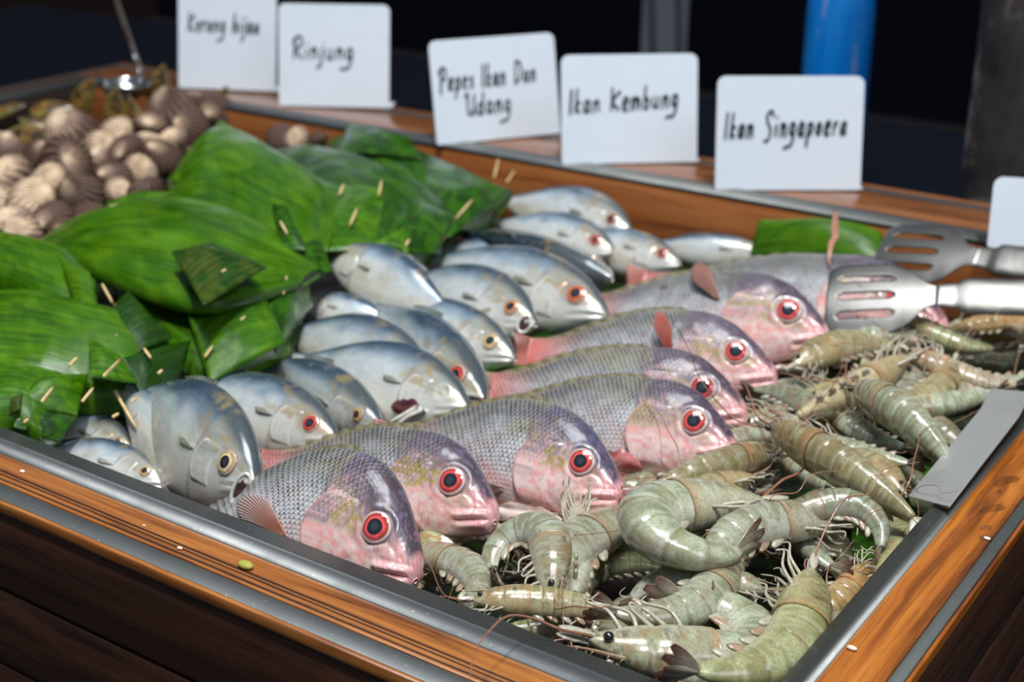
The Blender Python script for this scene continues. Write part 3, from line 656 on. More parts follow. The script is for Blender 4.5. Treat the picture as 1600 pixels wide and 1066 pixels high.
# ------------------------------------------------------------------ mackerels
def mackerel(sn, tl, roll, label, sd, v=None, bend=(0, 0), fat=1.0, up=True):
    v = dict(dict(ex=.112, ez=.020, iris=(.55, .36, .14)), **(v or {}))
    S = at(*sn); T = at(*tl); Mx, L, side = fish_pose(S, T, roll, up); FISHLOG.append(('mack', round(L, 3), side))
    fat *= 1.12; B = Body(L, MT, [a*fat for a in M_TOP], [a*fat for a in M_BOT], [a*1.08 for a in M_WID], bend)
    root = empty('mackerel', label, 'fish', 'blue backed mackerels heaped on the tray', Mx)
    mb, scl = body_mesh(B, 'mackerel', sd, v, 90, 60); mb.build('body', M['mackerel'], root)
    for sgn in (side, -side):
        mb, scl = gill(B, 'mackerel', sd, v, sgn); mb.build('gill_cover', M['mackerel'], root)
        if v.get('er', .030) > .005: eye_mesh(B, v, sgn, v.get('er', .030), 'mackerel', v['iris'], (.50, .40, .28), (.01, .012, .015)).build('eye', M['eye'], root)
    o = tail_fin(B, .17, .75, .62, (.50, .45, .28), (.40, .34, .20), 12).build('tail_fin', M['fin'], root); solid(o, .0005)
    o = fan_fin(B, .275, .004, .10, -.06, .22, .06, (.66, .66, .60), (.60, .58, .46), side, 6, 10).build('pectoral_fin', M['fin'], root); solid(o, .0004)
    o = dorsal_fin(B, .42, .62, .028, -side*1.1, (.22, .24, .22), 40).build('dorsal_fin', M['fin'], root); solid(o, .0004)
    if v.get('gape'):
        g = v['gape']; a = np.linspace(0, 1, 22)[:, None]; th = np.linspace(0, 2*math.pi, 18, endpoint=False)[None]
        # hanging lower jaw: a tapering scoop hinged at t=.13
        R = (.030*(1-a)**.7+.008)*L; ax = lerp(-.13, -.005, a)*L; dz = -.05*L-math.tan(g)*(ax+.13*L)
        P = np.stack([ax+0*th, R*.8*np.cos(th), dz+R*.55*np.sin(th)], -1)
        c = np.zeros(P.shape); c[...] = (.74, .74, .68); c = mixc(c, (.30, .10, .09), ss(.2, .7, np.sin(th)+0*a))
        MB().grid(P, c, wv=True, cap0=True, cap1=True).build('lower_jaw', M['mackerel'], root)
        zz = np.linspace(0, 1, 10)[:, None]
        th = np.linspace(0, 2*math.pi, 28); rz = .022*L+.040*L*g; cz = -.012*L-.030*L*g; tl = side*.5
        ring = np.stack([-.030*L+.020*L*np.cos(th), side*(.012*L+.030*L*(.5+.5*np.cos(th+math.pi))), cz+rz*np.sin(th)], -1)
        mb = MB().tube(ring, .0065*L, 8, (.70, .69, .62)); mb.build('lip', M['mackerel'], root)
        MB().ell((-.040*L, side*.016*L, cz), (.026*L, .022*L, rz*.96), 18, 10, (.035, .012, .014)).build('mouth', M['flesh'], root)['label'] = 'dark open mouth'
    if v.get('torn'):
        lobe(root, B, side, .17, .29, -.055, -.085, .004, .060, 'torn_gill', (.05, .012, .018), (.16, .05, .05), .008)['label'] = 'dark torn open gill'
        a = np.linspace(0, 1, 16)[:, None]
        for k in range(2):
            p0 = B.flank(np.array(.14+.03*k), np.array(-.06*L), side, .010*L)
            pts = [p0, p0+np.array([-.05*L, side*.01*L, -.045*L-.01*L*k]), p0+np.array([-.075*L, side*.012*L, -.08*L])]
            MB().tube(catmull(pts, 10), np.linspace(.010, .004, 10)*L, 8, (.78, .76, .70)).build('gill_arch', M['flesh'], root)
    return root
RED = dict(iris=(.55, .035, .02), redeye=1, er=.036)
MK = [  # back ones first: snout (px, z), tail (px, z), roll, label, variant, bend, fat
 ((988, 362, -.040), (775, 312, -.050), 40, 'topmost mackerel against the wooden back board, silver snout pointing right', dict(iris=(.35, .10, .04), er=.034), 1.15),
 ((960, 392, -.038), (765, 352, -.050), 40, 'mackerel with dull red eye just below the topmost one', dict(RED), 1.1),
 ((1064, 412, -.046), (860, 372, -.056), 42, 'mackerel whose pale jaw pokes out next to the farthest snapper', dict(RED), 1.0),
 ((1215, 402, -.058), (985, 380, -.062), 30, 'dim grey mackerel lying along the back board behind the farthest snapper', dict(back=.8), .8),
 ((956, 436, -.022), (708, 362, -.040), -50, 'dark mackerel lying back up, all blue black, in front of the banana leaf parcels', dict(back=.55), .82),
 ((912, 448, -.044), (640, 388, -.052), 38, 'mackerel half covered by the dark back-up mackerel', dict(iris=(.30, .10, .05)), .95),
 ((950, 492, -.026), (640, 404, -.042), 42, 'mackerel with orange brown eye just left of the seventh snapper', dict(RED, iris=(.60, .12, .03), torn=0), 1.0),
 ((838, 506, -.026), (600, 436, -.044), 42, 'gaping mackerel with dangling lower jaw and orange eye ring', dict(gape=.35, iris=(.62, .25, .10), er=.036), 1.15),
 ((516, 395, .000), (722, 500, -.024), 38, 'broad mackerel facing away left, its head tucked under the leaf parcels', dict(), 1.15),
 ((806, 560, -.034), (560, 478, -.044), 42, 'mackerel with round pale yellow eye above the green leaf gap', dict(iris=(.66, .50, .24), er=.038), 1.0),
 ((470, 470, -.030), (640, 520, -.040), 40, 'mackerel head to the left, jammed between leaf parcel and broad mackerel', dict(gape=.1), 1.05),
 ((758, 622, -.024), (572, 478, -.034), 25, 'slim mackerel slanting down right between its neighbours, red eye near the fifth snapper', dict(RED), .80),
 ((672, 592, -.020), (430, 512, -.034), 38, 'plump mackerel with deep blue back and purple throat', dict(RED, er=.028), 1.12),
 ((735, 640, -.022), (446, 556, -.036), 42, 'mackerel with torn open gill, jaw bones spread beside the third snapper', dict(torn=1, er=.001), 1.12),
 ((600, 672, -.034), (408, 558, -.042), 20, 'blue backed mackerel sliding down behind the torn gill one', dict(), .85),
 ((430, 650, -.040), (270, 580, -.044), 36, 'blue sided mackerel coming out from under the leaf parcels', dict(back=1.3), 1.1),
 ((531, 690, -.022), (262, 600, -.036), 40, 'mackerel with bright red sunken eye, snout over the second snapper tail', dict(RED, er=.034), 1.0),
 ((215, 712, -.036), (20, 640, -.036), 46, 'silvery mackerel flank in the near left corner below the leaves', dict(), 1.0),
 ((262, 758, -.036), (20, 694, -.040), 50, 'lowest silver mackerel flank along the near rim at left', dict(), .95),
 ((402, 758, -.002), (196, 612, -.014), 30, 'big mackerel gaping at the viewer with pale gold eye beside the nearest snapper', dict(gape=.75, iris=(.70, .55, .28), er=.040), 1.22),
 ((372, 800, -.034), (176, 600, -.008), 42, 'pale mackerel with thin tail stalk raised against the leaf parcels', dict(back=1.6), 1.0),
 ((470, 640, -.050), (330, 560, -.050), 30, 'small visible stretch of blue mackerel in the hollow of the pile', dict(), .8),
 ((640, 560, -.052), (470, 500, -.054), 35, 'deep lying mackerel under the plump blue one', dict(), .8),
]
for i, (sn, tl, roll, label, v, fat) in enumerate(MK):
    mackerel(sn, tl, roll, label, 101+i*13, v, (random.uniform(-.05, .05), random.uniform(-.03, .05)), fat)
print('FISH', FISHLOG)
# ================================================================== SHRIMP
def shrimp_proto(L, bend, seed, headbend=6, slim=1.0, nlegs=5):
    """meshes of one shrimp lying in its own XZ plane, dorsal side on the outside of the curl; returns parts and head/tail points"""
    rg = np.random.default_rng(seed); n = 200; s = np.linspace(0, 1, n)
    k = ss(.36, .50, s)*(1-.35*ss(.9, 1, s)); k = k/np.trapezoid(k, s) if hasattr(np, 'trapezoid') else k/np.trapz(k, s)
    kh = ss(.02, .1, s)*(1-ss(.30, .38, s)); kh = kh/(kh.mean())
    phi = np.concatenate([[0], np.cumsum((k[1:]*math.radians(bend)+kh[1:]*math.radians(headbend))*np.diff(s))])
    dx = -np.cos(phi)*L/n; dz = -np.sin(phi)*L/n
    C = np.stack([np.cumsum(dx), 0*s, np.cumsum(dz)], -1); T = np.stack([-np.cos(phi), 0*s, -np.sin(phi)], -1); U = np.stack([-np.sin(phi), 0*s, np.cos(phi)], -1)
    hh = pchip([0, .03, .08, .16, .28, .36, .50, .65, .80, .92, 1], [.010, .030, .054, .084, .104, .108, .108, .098, .076, .052, .028], s)*L*slim
    ww = hh*pchip([0, .1, .3, .5, .8, 1], [.62, .72, .82, .84, .78, .62], s)
    def at_s(x):
        i = int(np.clip(round(x*(n-1)), 0, n-1)); return C[i], T[i], U[i], hh[i], ww[i]
    def ringgrid(s0, s1, nu, nv, hm=None, wm=None, colf=None, close=True):
        q = np.linspace(s0, s1, nu); i = q*(n-1); i0 = np.minimum(i.astype(int), n-2); f = (i-i0)[:, None]
        Ci = C[i0]*(1-f)+C[i0+1]*f; Ui = U[i0]*(1-f)+U[i0+1]*f; h = hh[i0]*(1-f[:, 0])+hh[i0+1]*f[:, 0]; w = ww[i0]*(1-f[:, 0])+ww[i0+1]*f[:, 0]
        if hm is not None: h = h*hm(q); w = w*(hm(q) if wm is None else wm(q))
        th = np.linspace(0, 2*math.pi, nv, endpoint=False)
        P = Ci[:, None]+Ui[:, None]*(h[:, None]*np.cos(th))[..., None]+np.array([0, 1, 0])*(w[:, None]*np.sin(th))[..., None]
        tt = q[:, None]+0*th; dd = np.cos(th)[None]+0*q[:, None]
        return MB().grid(P, colf(tt, dd, np.sin(th)[None]+0*tt), wv=True, cap0=close, cap1=close)
    parts = []
    g0, g1, g2 = np.array((.24, .25, .155)), np.array((.38, .41, .30)), np.array((.50, .54, .48))
    def ccol(t, d, w):
        a = fbm(t*40, d*3+w*2, seed); b = fbm(t*90, d*7+w*5, seed+4)
        c = np.zeros(t.shape+(3,)); c[...] = (.26, .25, .15); c = mixc(c, (.38, .40, .28), ss(.4, .62, a)); c = mixc(c, (.26, .15, .07), ss(.50, .66, b)*.75)
        c = mixc(c, (.085, .065, .045), ss(.56, .70, a)*.8); c = mixc(c, (.50, .48, .36), ss(.2, -.6, d)*.6)
        c = mixc(c, (.42, .26, .15), ss(.345, .37, t)*.7); return c
    parts.append(('carapace', ringgrid(.0, .385, 44, 22, lambda q: 1.03+.03*ss(.30, .37, q)-.06*np.exp(-((q-.20)/.02)**2), None, ccol), 'shrimp'))
    edges = np.array([.365, .475, .575, .675, .765, .865, 1.0])
    def seg(q):
        i = np.clip(np.searchsorted(edges, q, side='right')-1, 0, 5); f = (q-edges[i])/(edges[i+1]-edges[i]); return i, f
    def hm(q):
        i, f = seg(q); return 1.0+.045*ss(.10, .88, f)-.045*ss(.94, 1, f)-.01
    def acol(t, d, w):
        i, f = seg(t); a = fbm(t*30, d*3+w*2+7, seed+9); b = fbm(t*70, d*6+w*4, seed+14)
        c = np.zeros(t.shape+(3,)); c[...] = g0; c = mixc(c, g1, ss(.36, .64, a)); c = mixc(c, (.30, .27, .15), ss(.55, .7, b)*.55)
        c = mixc(c, g2, np.exp(-((f-.84)/.10)**2)*.60*(.4+.6*vnoise(t*60, d*2, seed))*(.5+.5*ss(-.6, .6, d))); c = mixc(c, (.20, .17, .09), np.exp(-((f-.97)/.035)**2)*.80)
        c = mixc(c, (.22, .18, .10), np.exp(-((f-.02)/.03)**2)*.6)
        c = mixc(c, (.60, .60, .50), ss(-.45, -.9, d)*.7); c = mixc(c, (.12, .10, .08), ss(.90, .99, d)*.35); return c
    parts.append(('abdomen', ringgrid(.355, 1.0, 96, 22, hm, None, acol), 'shrimp'))
    # tail fan: telson and four paddles
    c0, t0, u0, h0, w0 = at_s(1.0); mb = MB(); back = t0
    def paddle(mb, ln, wd, ang, tilt, cA, cB, thick=.0011):
        dirv = nrm(back*math.cos(ang)+np.array([0, 1, 0])*math.sin(ang)+u0*tilt); sidev = nrm(np.cross(dirv, u0)); nn = np.cross(sidev, dirv)
        a = np.linspace(0, 1, 14)[:, None]; th = np.linspace(0, 2*math.pi, 12, endpoint=False)[None]
        wdt = wd*np.sin(math.pi*np.clip(.10+.83*a, 0, 1))**.55; P = (c0-back*.004*L*10*.1)+dirv*(a*ln)[..., None]+sidev*(wdt*np.cos(th))[..., None]+nn*(thick*np.sin(th)*(1.15-a)+.0006*np.cos(th*6)*np.ones_like(a)*.4)[..., None]
        c = np.zeros(P.shape); c[...] = cA; c = mixc(c, cB, ss(.35, 1, a+0*th)); c = mixc(c, (.58, .50, .40), np.exp(-(np.cos(th)/.18)**2)*(1-a)*.6)
        mb.grid(P, c, wv=True, cap0=True, cap1=True)
    pa, pbm = (.34, .30, .22), (.20, .075, .065)
    paddle(mb, .13*L, .016*L, 0, .10, (.36, .34, .24), (.20, .12, .09), .0016); parts.append(('tail_fan', mb, 'limb'))
    for sg in (-1, 1):
        for wd, an, ti in ((.026, .30, .02), (.024, .62, -.06)):
            mb = MB(); paddle(mb, .153*L, wd*L, sg*an, ti, pa, pbm); parts.append(('uropod', mb, 'limb'))
    # rostrum
    c0, t0_, u0_, h0, w0 = at_s(.10); pts = [c0+u0_*h0*.95+t0_*.06*L, c0+u0_*h0*1.05, c0+u0_*h0*.95-t0_*.10*L, c0+u0_*h0*1.15-t0_*.20*L]
    mb = MB(); P = catmull(pts, 14); mb.tube(P, np.linspace(.016, .002, 14)*L, 6, np.array([lerp(np.array((.34, .33, .20)), np.array((.28, .12, .08)), q) for q in np.linspace(0, 1, 14)]), .5, nor=(0, 0, 1))
    for q in range(2, 12, 2): mb.tube([P[q]+u0_*.004*L, P[q]+u0_*.022*L-t0_*.010*L], [.0035*L, .0006*L], 5, (.30, .18, .10))
    parts.append(('rostrum', mb, 'limb'))
    for sg in (-1, 1):
        c0, t0_, u0_, h0, w0 = at_s(.055); p = c0+np.array([0, sg*w0*1.25, 0])+u0_*h0*.55
        mb = MB().tube([c0+u0_*h0*.3, p], [.010*L, .012*L], 8, (.40, .40, .28)); mb.ell(p, (.017*L, .016*L, .017*L), 12, 8, (.012, .012, .012)); parts.append(('eye', mb, 'eye'))
    for sg in (-1, 1):
        c0, t0_, u0_, h0, w0 = at_s(.02); d = -t0_; pts = [c0+np.array([0, sg*w0*.6, 0])]
        for q in range(1, 7):
            pts.append(pts[-1]+(d*.14+u0_*(rg.uniform(-.05, .09))+np.array([0, sg*.05+rg.uniform(-.05, .05), 0]))*L*.8); d = nrm(d+u0_*rg.uniform(-.3, .5)+t0_*.22)
        parts.append(('antenna', MB().tube(catmull(pts, 40), np.linspace(.0055, .0016, 40)*L, 5, (.34, .15, .09)), 'limb'))
        # antennal scale: pale blade beside the mouth
        q0 = c0+np.array([0, sg*w0*.9, 0]); mb = MB().ell(q0-t0_*.055*L, (.060*L, .006*L, .018*L), 12, 8, (.48, .46, .36), np.stack([-t0_, np.array([0, 1, 0]), u0_], 1)); parts.append(('antennal_scale', mb, 'limb'))
    for q in range(nlegs):
        for sg in ((-1, 1) if q < 3 else (-1,)):
            c0, t0_, u0_, h0, w0 = at_s(.10+.052*q); p0 = c0-u0_*h0*.80+np.array([0, sg*w0*.45, 0])
            a1 = rg.uniform(-.7, .9); p1 = p0+(-u0_*rg.uniform(.3, .7)-t0_*(.55+a1*.4)+np.array([0, sg*.30, 0]))*.085*L; p2 = p1+(-u0_*.15-t0_*(.8-a1)+np.array([0, sg*rg.uniform(-.2, .3), 0]))*.09*L; p3 = p2+(-u0_*(.55-a1)+t0_*.35)*.06*L
            parts.append(('leg', MB().tube(catmull([p0, p1, p2, p3], 16), np.linspace(.0085, .0022, 16)*L, 6, (.46, .42, .32)), 'limb'))
    for q in range(5):
        c0, t0_, u0_, h0, w0 = at_s(.41+.098*q); R = np.stack([nrm(t0_*.8-u0_*.6), np.array([0, 1, 0]), nrm(u0_*.8+t0_*.6)], 1)
        parts.append(('swimmeret', MB().ell(c0-u0_*h0*1.02+t0_*.03*L, (.062*L, .012*L, .022*L), 10, 8, (.36, .25, .16) if q % 2 else (.42, .40, .30), R), 'limb'))
    head = C[6]; tail = C[-1]+T[-1]*.02*L
    return [(nm, mb.mesh('shrimp_'+nm, M[mt])) for nm, mb, mt in parts], head, tail
PROTO = {'straight': shrimp_proto(.112, 14, 1, 4), 'bow': shrimp_proto(.115, 62, 2), 'curl': shrimp_proto(.125, 128, 3), 'hook': shrimp_proto(.130, 195, 4, 10), 'thick': shrimp_proto(.108, 40, 5, 8, 1.18)}
SHRLOG = []
def shrimp(kind, head, tail, label, flip=0, roll=15, tint=(1, 1, 1), smin=.75, smax=1.35, back=0):
    """head / tail: (px, py, z). flip: curl bulges to the other side. roll: degrees the shown flank leans to us. back: 1 shows its back"""
    parts, H, T = PROTO[kind]; h = at(*head); t = at(*tail); d = t-h; l = np.linalg.norm(d); l0 = np.linalg.norm(T-H); sc = float(np.clip(l/l0, smin, smax))
    SHRLOG.append((kind, round(l/l0, 2)))
    c = (h+t)/2; X = nrm(d); n = nrm(UP*math.cos(math.radians(roll))+TOCAM_H*math.sin(math.radians(roll))); n = nrm(n-X*np.dot(n, X))
    # local chord direction
    cl = nrm(T-H); lz = nrm(np.cross(cl, [0, 1, 0])); ly = np.array([0, 1.0, 0])
    yw = n if flip else -n
    if back: yw = nrm(np.cross(n, X)) * (1 if not flip else -1)
    zw = np.cross(X, yw)
    A = np.stack([cl, ly, lz], 1); Bm = np.stack([X, yw, zw], 1); R = Bm @ A.T
    mid = (H+T)/2; loc = c-sc*(R @ mid)
    Mx = mat4(R[:, 0]*sc, R[:, 1]*sc, R[:, 2]*sc, loc)
    root = empty('shrimp', label, 'shrimp', 'raw grey green shrimps heaped at the right', Mx)
    for nm, me in parts:
        o = link(nm, me, fan if nm == 'uropod' else root); o.color = (*tint, 1)
        if nm == 'tail_fan': fan = o
    return root
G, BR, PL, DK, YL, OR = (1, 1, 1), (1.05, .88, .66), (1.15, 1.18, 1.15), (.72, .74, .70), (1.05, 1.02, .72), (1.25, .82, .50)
SH = [
 # kind, head, tail, label, flip, roll, tint, back
 ('hook', (858, 926, -.014), (772, 893, -.022), 'shrimp arched like a horseshoe below the throat flap of the second snapper', 0, 30, G, 0),
 ('thick', (902, 790, -.026), (898, 935, -.020), 'stout shrimp seen from the back, standing upright below the third snapper jaw', 0, 34, G, 1),
 ('bow', (640, 860, -.040), (735, 950, -.026), 'shrimp half hidden under the nearest snapper mouth at the near rim', 1, 20, G, 0),
 ('straight', (755, 938, -.012), (960, 962, -.022), 'shrimp head with black eye lying along the near rim, rostrum to the left', 1, 30, BR, 0),
 ('bow', (1150, 860, -.016), (955, 955, -.010), 'smooth shrimp with tail fan pointing up, crossing under the big curled one', 1, 25, G, 0),
 ('hook', (922, 1006, -.004), (1062, 930, -.016), 'big shrimp in front, black eyed head to the left and tail doubled back', 0, 18, PL, 0),
 ('bow', (1268, 895, -.006), (1080, 1046, .002), 'large pale shrimp curving round the near right corner of the tray', 1, 28, YL, 0),
 ('hook', (1192, 766, -.014), (1148, 880, -.006), 'largest curled shrimp, a wide pale green C in the middle of the heap', 0, 26, PL, 0),
 ('bow', (1320, 810, -.014), (1105, 912, -.016), 'shrimp bending below the tail fan of the largest curled shrimp', 0, 24, G, 0),
 ('bow', (1000, 800, -.034), (900, 965, -.028), 'shrimp with dark speckled flank wedged beside the stout back-up shrimp', 0, 20, G, 0),
 ('thick', (925, 808, -.034), (1080, 792, -.030), 'rounded shrimp tail end poking out under the third snapper mouth', 0, 20, BR, 0),
 ('straight', (1215, 708, -.022), (1010, 770, -.014), 'slim shrimp with folded tail lying under the fourth snapper chin', 1, 30, BR, 1),
 ('straight', (1205, 668, .006), (1432, 816, -.002), 'long brown shrimp on top, pointing its tail at the right rim', 1, 25, BR, 1),
 ('curl', (1232, 825, -.012), (1345, 852, -.014), 'shrimp with legs spread and red tail tip hanging, in front of the long brown one', 1, 28, DK, 0),
 ('curl', (1175, 745, -.022), (1160, 808, -.016), 'shrimp whose purple tail fan spreads inside the big C shaped one', 0, 20, BR, 0),
 ('thick', (1402, 762, -.010), (1290, 710, -.018), 'dark headed shrimp just behind the tail of the long brown one', 0, 25, BR, 0),
 ('thick', (1335, 610, .004), (1490, 740, -.010), 'light green shrimp with sharp rostrum, leaning against the steel plate', 1, 28, PL, 1),
 ('straight', (1255, 680, -.016), (1415, 722, -.014), 'shrimp with striped tail fan lying left of the steel plate', 0, 25, G, 0),
 ('straight', (1418, 562, -.004), (1240, 655, -.008), 'long brownish shrimp slanting from upper right to lower left, behind the fourth snapper', 0, 25, BR, 1),
 ('bow', (1490, 565, -.008), (1372, 622, -.010), 'tan shrimp with raised shiny shoulder, right of the long slanting one', 1, 20, BR, 0),
 ('thick', (1245, 568, -.014), (1400, 545, -.020), 'dark eyed shrimp touching the mouth of the sixth snapper', 1, 28, BR, 0),
 ('bow', (1262, 618, -.022), (1350, 560, -.020), 'shrimp with reddish brown cheek beside the fifth snapper mouth', 0, 25, YL, 0),
 ('thick', (1420, 548, -.004), (1590, 600, -.016), 'pink cheeked shrimp near the right picture edge', 0, 25, (1.35, 1.05, 1.0), 0),
 ('straight', (1385, 640, -.016), (1555, 612, -.014), 'translucent green shrimp just above the steel plate', 0, 25, PL, 0),
 ('straight', (1430, 618, -.024), (1640, 590, -.020), 'greenish shrimp running off the right picture edge', 0, 25, PL, 0),
 ('straight', (1420, 520, -.012), (1290, 545, -.020), 'blurred green shrimp right of the seventh snapper mouth', 0, 25, G, 0),
 ('thick', (1420, 498, -.006), (1545, 540, -.018), 'blurred shrimp with dark bead eye under the tongs handle', 0, 25, YL, 0),
 ('straight', (1610, 500, -.016), (1480, 520, -.018), 'shrimp with an orange patch in the shade below the tongs handle', 0, 25, OR, 0),
 ('bow', (1600, 540, -.016), (1560, 480, -.024), 'shrimp in the far right corner of the heap', 0, 25, BR, 0),
 ('thick', (1310, 640, -.020), (1400, 690, -.022), 'shrimp with pale blue flank below the long slanting one', 0, 25, PL, 0),
 ('thick', (1290, 660, -.026), (1180, 610, -.026), 'shrimp head beneath the fifth snapper chin', 0, 25, DK, 0),
 ('thick', (1375, 905, -.024), (1390, 800, -.026), 'mottled yellowish shrimp head wedged at the right rim', 0, 25, YL, 0),
 ('bow', (1300, 770, -.032), (1305, 890, -.028), 'shrimp body in the gap beneath the hanging red tail tip', 0, 25, G, 0),
 ('thick', (1345, 892, -.030), (1245, 950, -.034), 'orange stained shrimp head near the right rim above the corner shrimp', 1, 28, OR, 0),
 ('bow', (1160, 925, -.024), (1020, 935, -.030), 'shrimp showing only pale legs between the corner shrimp and the big one', 0, 25, G, 0),
 ('straight', (945, 1010, -.020), (1120, 1075, -.014), 'shrimp lowest at the near rim in the front corner', 1, 25, G, 0),
 ('straight', (1345, 960, -.030), (1235, 1062, -.026), 'pale shrimp against the right rim at the front corner', 0, 25, PL, 0),
 ('bow', (1160, 660, -.034), (1285, 600, -.034), 'shrimp under the reddish cheeked one', 0, 20, G, 0),
 ('straight', (1120, 690, -.032), (1250, 660, -.030), 'shrimp just right of the fourth snapper eye level, with raised pale legs', 0, 25, G, 0),
 ('thick', (1490, 690, -.030), (1380, 650, -.034), 'brown shrimp hidden behind the light green one', 0, 25, DK, 0),
 ('thick', (1235, 705, -.026), (1330, 755, -.030), 'shrimp with smooth pale belly below the long brown one', 0, 25, PL, 0),
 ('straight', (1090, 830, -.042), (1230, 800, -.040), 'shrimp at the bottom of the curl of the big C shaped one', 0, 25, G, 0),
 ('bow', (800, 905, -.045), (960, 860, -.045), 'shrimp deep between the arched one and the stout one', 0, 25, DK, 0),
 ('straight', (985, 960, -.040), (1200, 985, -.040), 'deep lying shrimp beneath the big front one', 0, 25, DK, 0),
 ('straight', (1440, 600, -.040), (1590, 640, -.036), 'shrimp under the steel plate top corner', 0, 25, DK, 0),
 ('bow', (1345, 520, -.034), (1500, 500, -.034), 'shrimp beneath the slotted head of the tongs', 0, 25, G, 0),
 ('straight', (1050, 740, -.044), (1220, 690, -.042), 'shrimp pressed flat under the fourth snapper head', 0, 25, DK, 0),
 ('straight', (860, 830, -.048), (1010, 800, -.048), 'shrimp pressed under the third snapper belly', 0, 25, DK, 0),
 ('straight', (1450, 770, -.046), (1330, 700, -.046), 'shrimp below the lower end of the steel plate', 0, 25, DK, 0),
 ('bow', (1500, 560, -.040), (1620, 540, -.040), 'shrimp low at the right, behind the pink cheeked one', 0, 25, DK, 0),
]
for kd, h, t, lb, fl, rl, tn, bk in SH:
    shrimp(kd, h, t, lb, fl, rl, tn, back=bk)
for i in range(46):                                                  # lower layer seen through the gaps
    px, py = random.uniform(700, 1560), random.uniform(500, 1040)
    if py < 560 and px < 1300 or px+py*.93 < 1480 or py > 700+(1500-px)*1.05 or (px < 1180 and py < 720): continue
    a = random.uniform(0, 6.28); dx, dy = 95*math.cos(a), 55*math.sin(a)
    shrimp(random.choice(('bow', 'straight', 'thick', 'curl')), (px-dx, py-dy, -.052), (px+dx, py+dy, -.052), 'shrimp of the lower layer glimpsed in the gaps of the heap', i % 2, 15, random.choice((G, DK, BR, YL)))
print('SHR', SHRLOG)
# ================================================================== BANANA LEAF PARCELS
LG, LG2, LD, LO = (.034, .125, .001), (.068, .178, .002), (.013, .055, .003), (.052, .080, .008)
def pxs(pts): return np.array([at(*p) for p in pts])
def leaf_col(sh, base, alt, seed, su, sv):
    n = fbm(su*5+seed, sv*3+seed*2, seed); c = np.zeros(sh+(3,)); c[...] = base
    c = mixc(c, alt, ss(.35, .68, n)); c = mixc(c, tuple(x*1.5+.01 for x in alt), .5*ss(.6, .8, fbm(su*2+3, sv*9+seed, seed+5))); return c
def cushion(mb, left, right, h, base, alt, seed, n=60, m=40, pinch=(.25, .25), drop=.0, wrinkle=.0012):
    """closed padded tube of folded leaf between two long edges (upper image edge = left, lower = right)"""
    Lf = catmull(left, n); Rt = catmull(right, n); th = np.linspace(0, 2*math.pi, m, endpoint=False)
    s = np.linspace(0, 1, n)[:, None]; hp = h*(np.minimum(ss(-pinch[0]*.6, pinch[0], s), ss(-pinch[1]*.6, pinch[1], 1-s)))
    w = (.5-.5*np.cos(th))[None]; k = np.sin(th)[None]
    prof = np.sign(k)*np.abs(k)**.7
    P = Lf[:, None]*(1-w[..., None])+Rt[:, None]*w[..., None]
    up = np.where(k > 0, 1.0, .55)
    wr = wrinkle*(fbm(s*9+seed, w*6+seed, seed)-.5)*2*(k > 0)
    P = P+UP*((hp*prof*up)+wr)[..., None]
    su = s*np.linalg.norm(Lf[-1]-Lf[0]); sv = w*np.linalg.norm(Lf[0]-Rt[0])+0*s
    mb.grid(P, leaf_col(P.shape[:2], base, alt, seed, (s+0*w)*3, w*9+0*s), np.stack([su+0*w, sv], -1).reshape(-1, 2), wv=True, cap0=True, cap1=True)
def flap(name, corners, parent, base, alt, seed, bulge=.006, n=22, th=.0011, cur=(0, 0)):
    """a folded leaf tongue: four corners a-b (far edge) d-c (near edge), bulging, with real thickness"""
    a, b, c_, d = pxs(corners); u = np.linspace(0, 1, n)[:, None, None]; v = np.linspace(0, 1, n)[None, :, None]
    P = (a*(1-u)+b*u)*(1-v)+(d*(1-u)+c_*u)*v
    uu, vv = u[..., 0], v[..., 0]
    P = P+UP*(bulge*np.sin(math.pi*uu)**.8*np.sin(math.pi*vv)**.8+cur[0]*vv**2+cur[1]*uu**2+.0012*(fbm(uu*6+seed, vv*5+0*uu, seed)-.5))[..., None]
    su = np.linalg.norm(b-a)*uu+0*vv; sv = np.linalg.norm(d-a)*vv+0*uu
    mb = MB().grid(P, leaf_col(P.shape[:2], base, alt, seed, uu*2+0*vv, vv*2+0*uu), np.stack([su, sv], -1).reshape(-1, 2))
    o = mb.build(name, M['leaf'], parent); solid(o, th, 0); return o
def pick(p0, p1, parent, r=.0011):
    A, Bq = at(*p0), at(*p1)
    c = np.array([(.66, .45, .20), (.74, .55, .28), (.70, .50, .24), (.60, .38, .15)])
    return MB().tube(np.array([A, lerp(A, Bq, .35), lerp(A, Bq, .8), Bq]), [r*1.0, r*1.1, r, r*.55], 7, c).build('bamboo_pin', M['pick'], parent)
def parcel(label, left, right, h, base, alt, seed, flaps=(), picks=(), pinch=(.25, .25)):
    L_, R_ = pxs(left), pxs(right); cen = (L_.mean(0)+R_.mean(0))/2; cen[2] -= h
    root = empty('leaf_parcel', label, 'leaf parcel', 'fish parcels wrapped in banana leaf', mat4((1, 0, 0), (0, 1, 0), (0, 0, 1), cen))
    mb = MB(); cushion(mb, L_, R_, h, base, alt, seed, pinch=pinch); kids = [mb.build('wrapping', M['leaf'], root)]
    for k, f in enumerate(flaps):
        kids.append(flap('folded_flap', f[0], root, f[1], f[2], seed+k*3+1, *(f[3:] if len(f) > 3 else ())))
    for p in picks: kids.append(pick(p[0], p[1], root))
    for o in kids: o.matrix_parent_inverse = Matrix.Translation((-cen[0], -cen[1], -cen[2]))
    return root
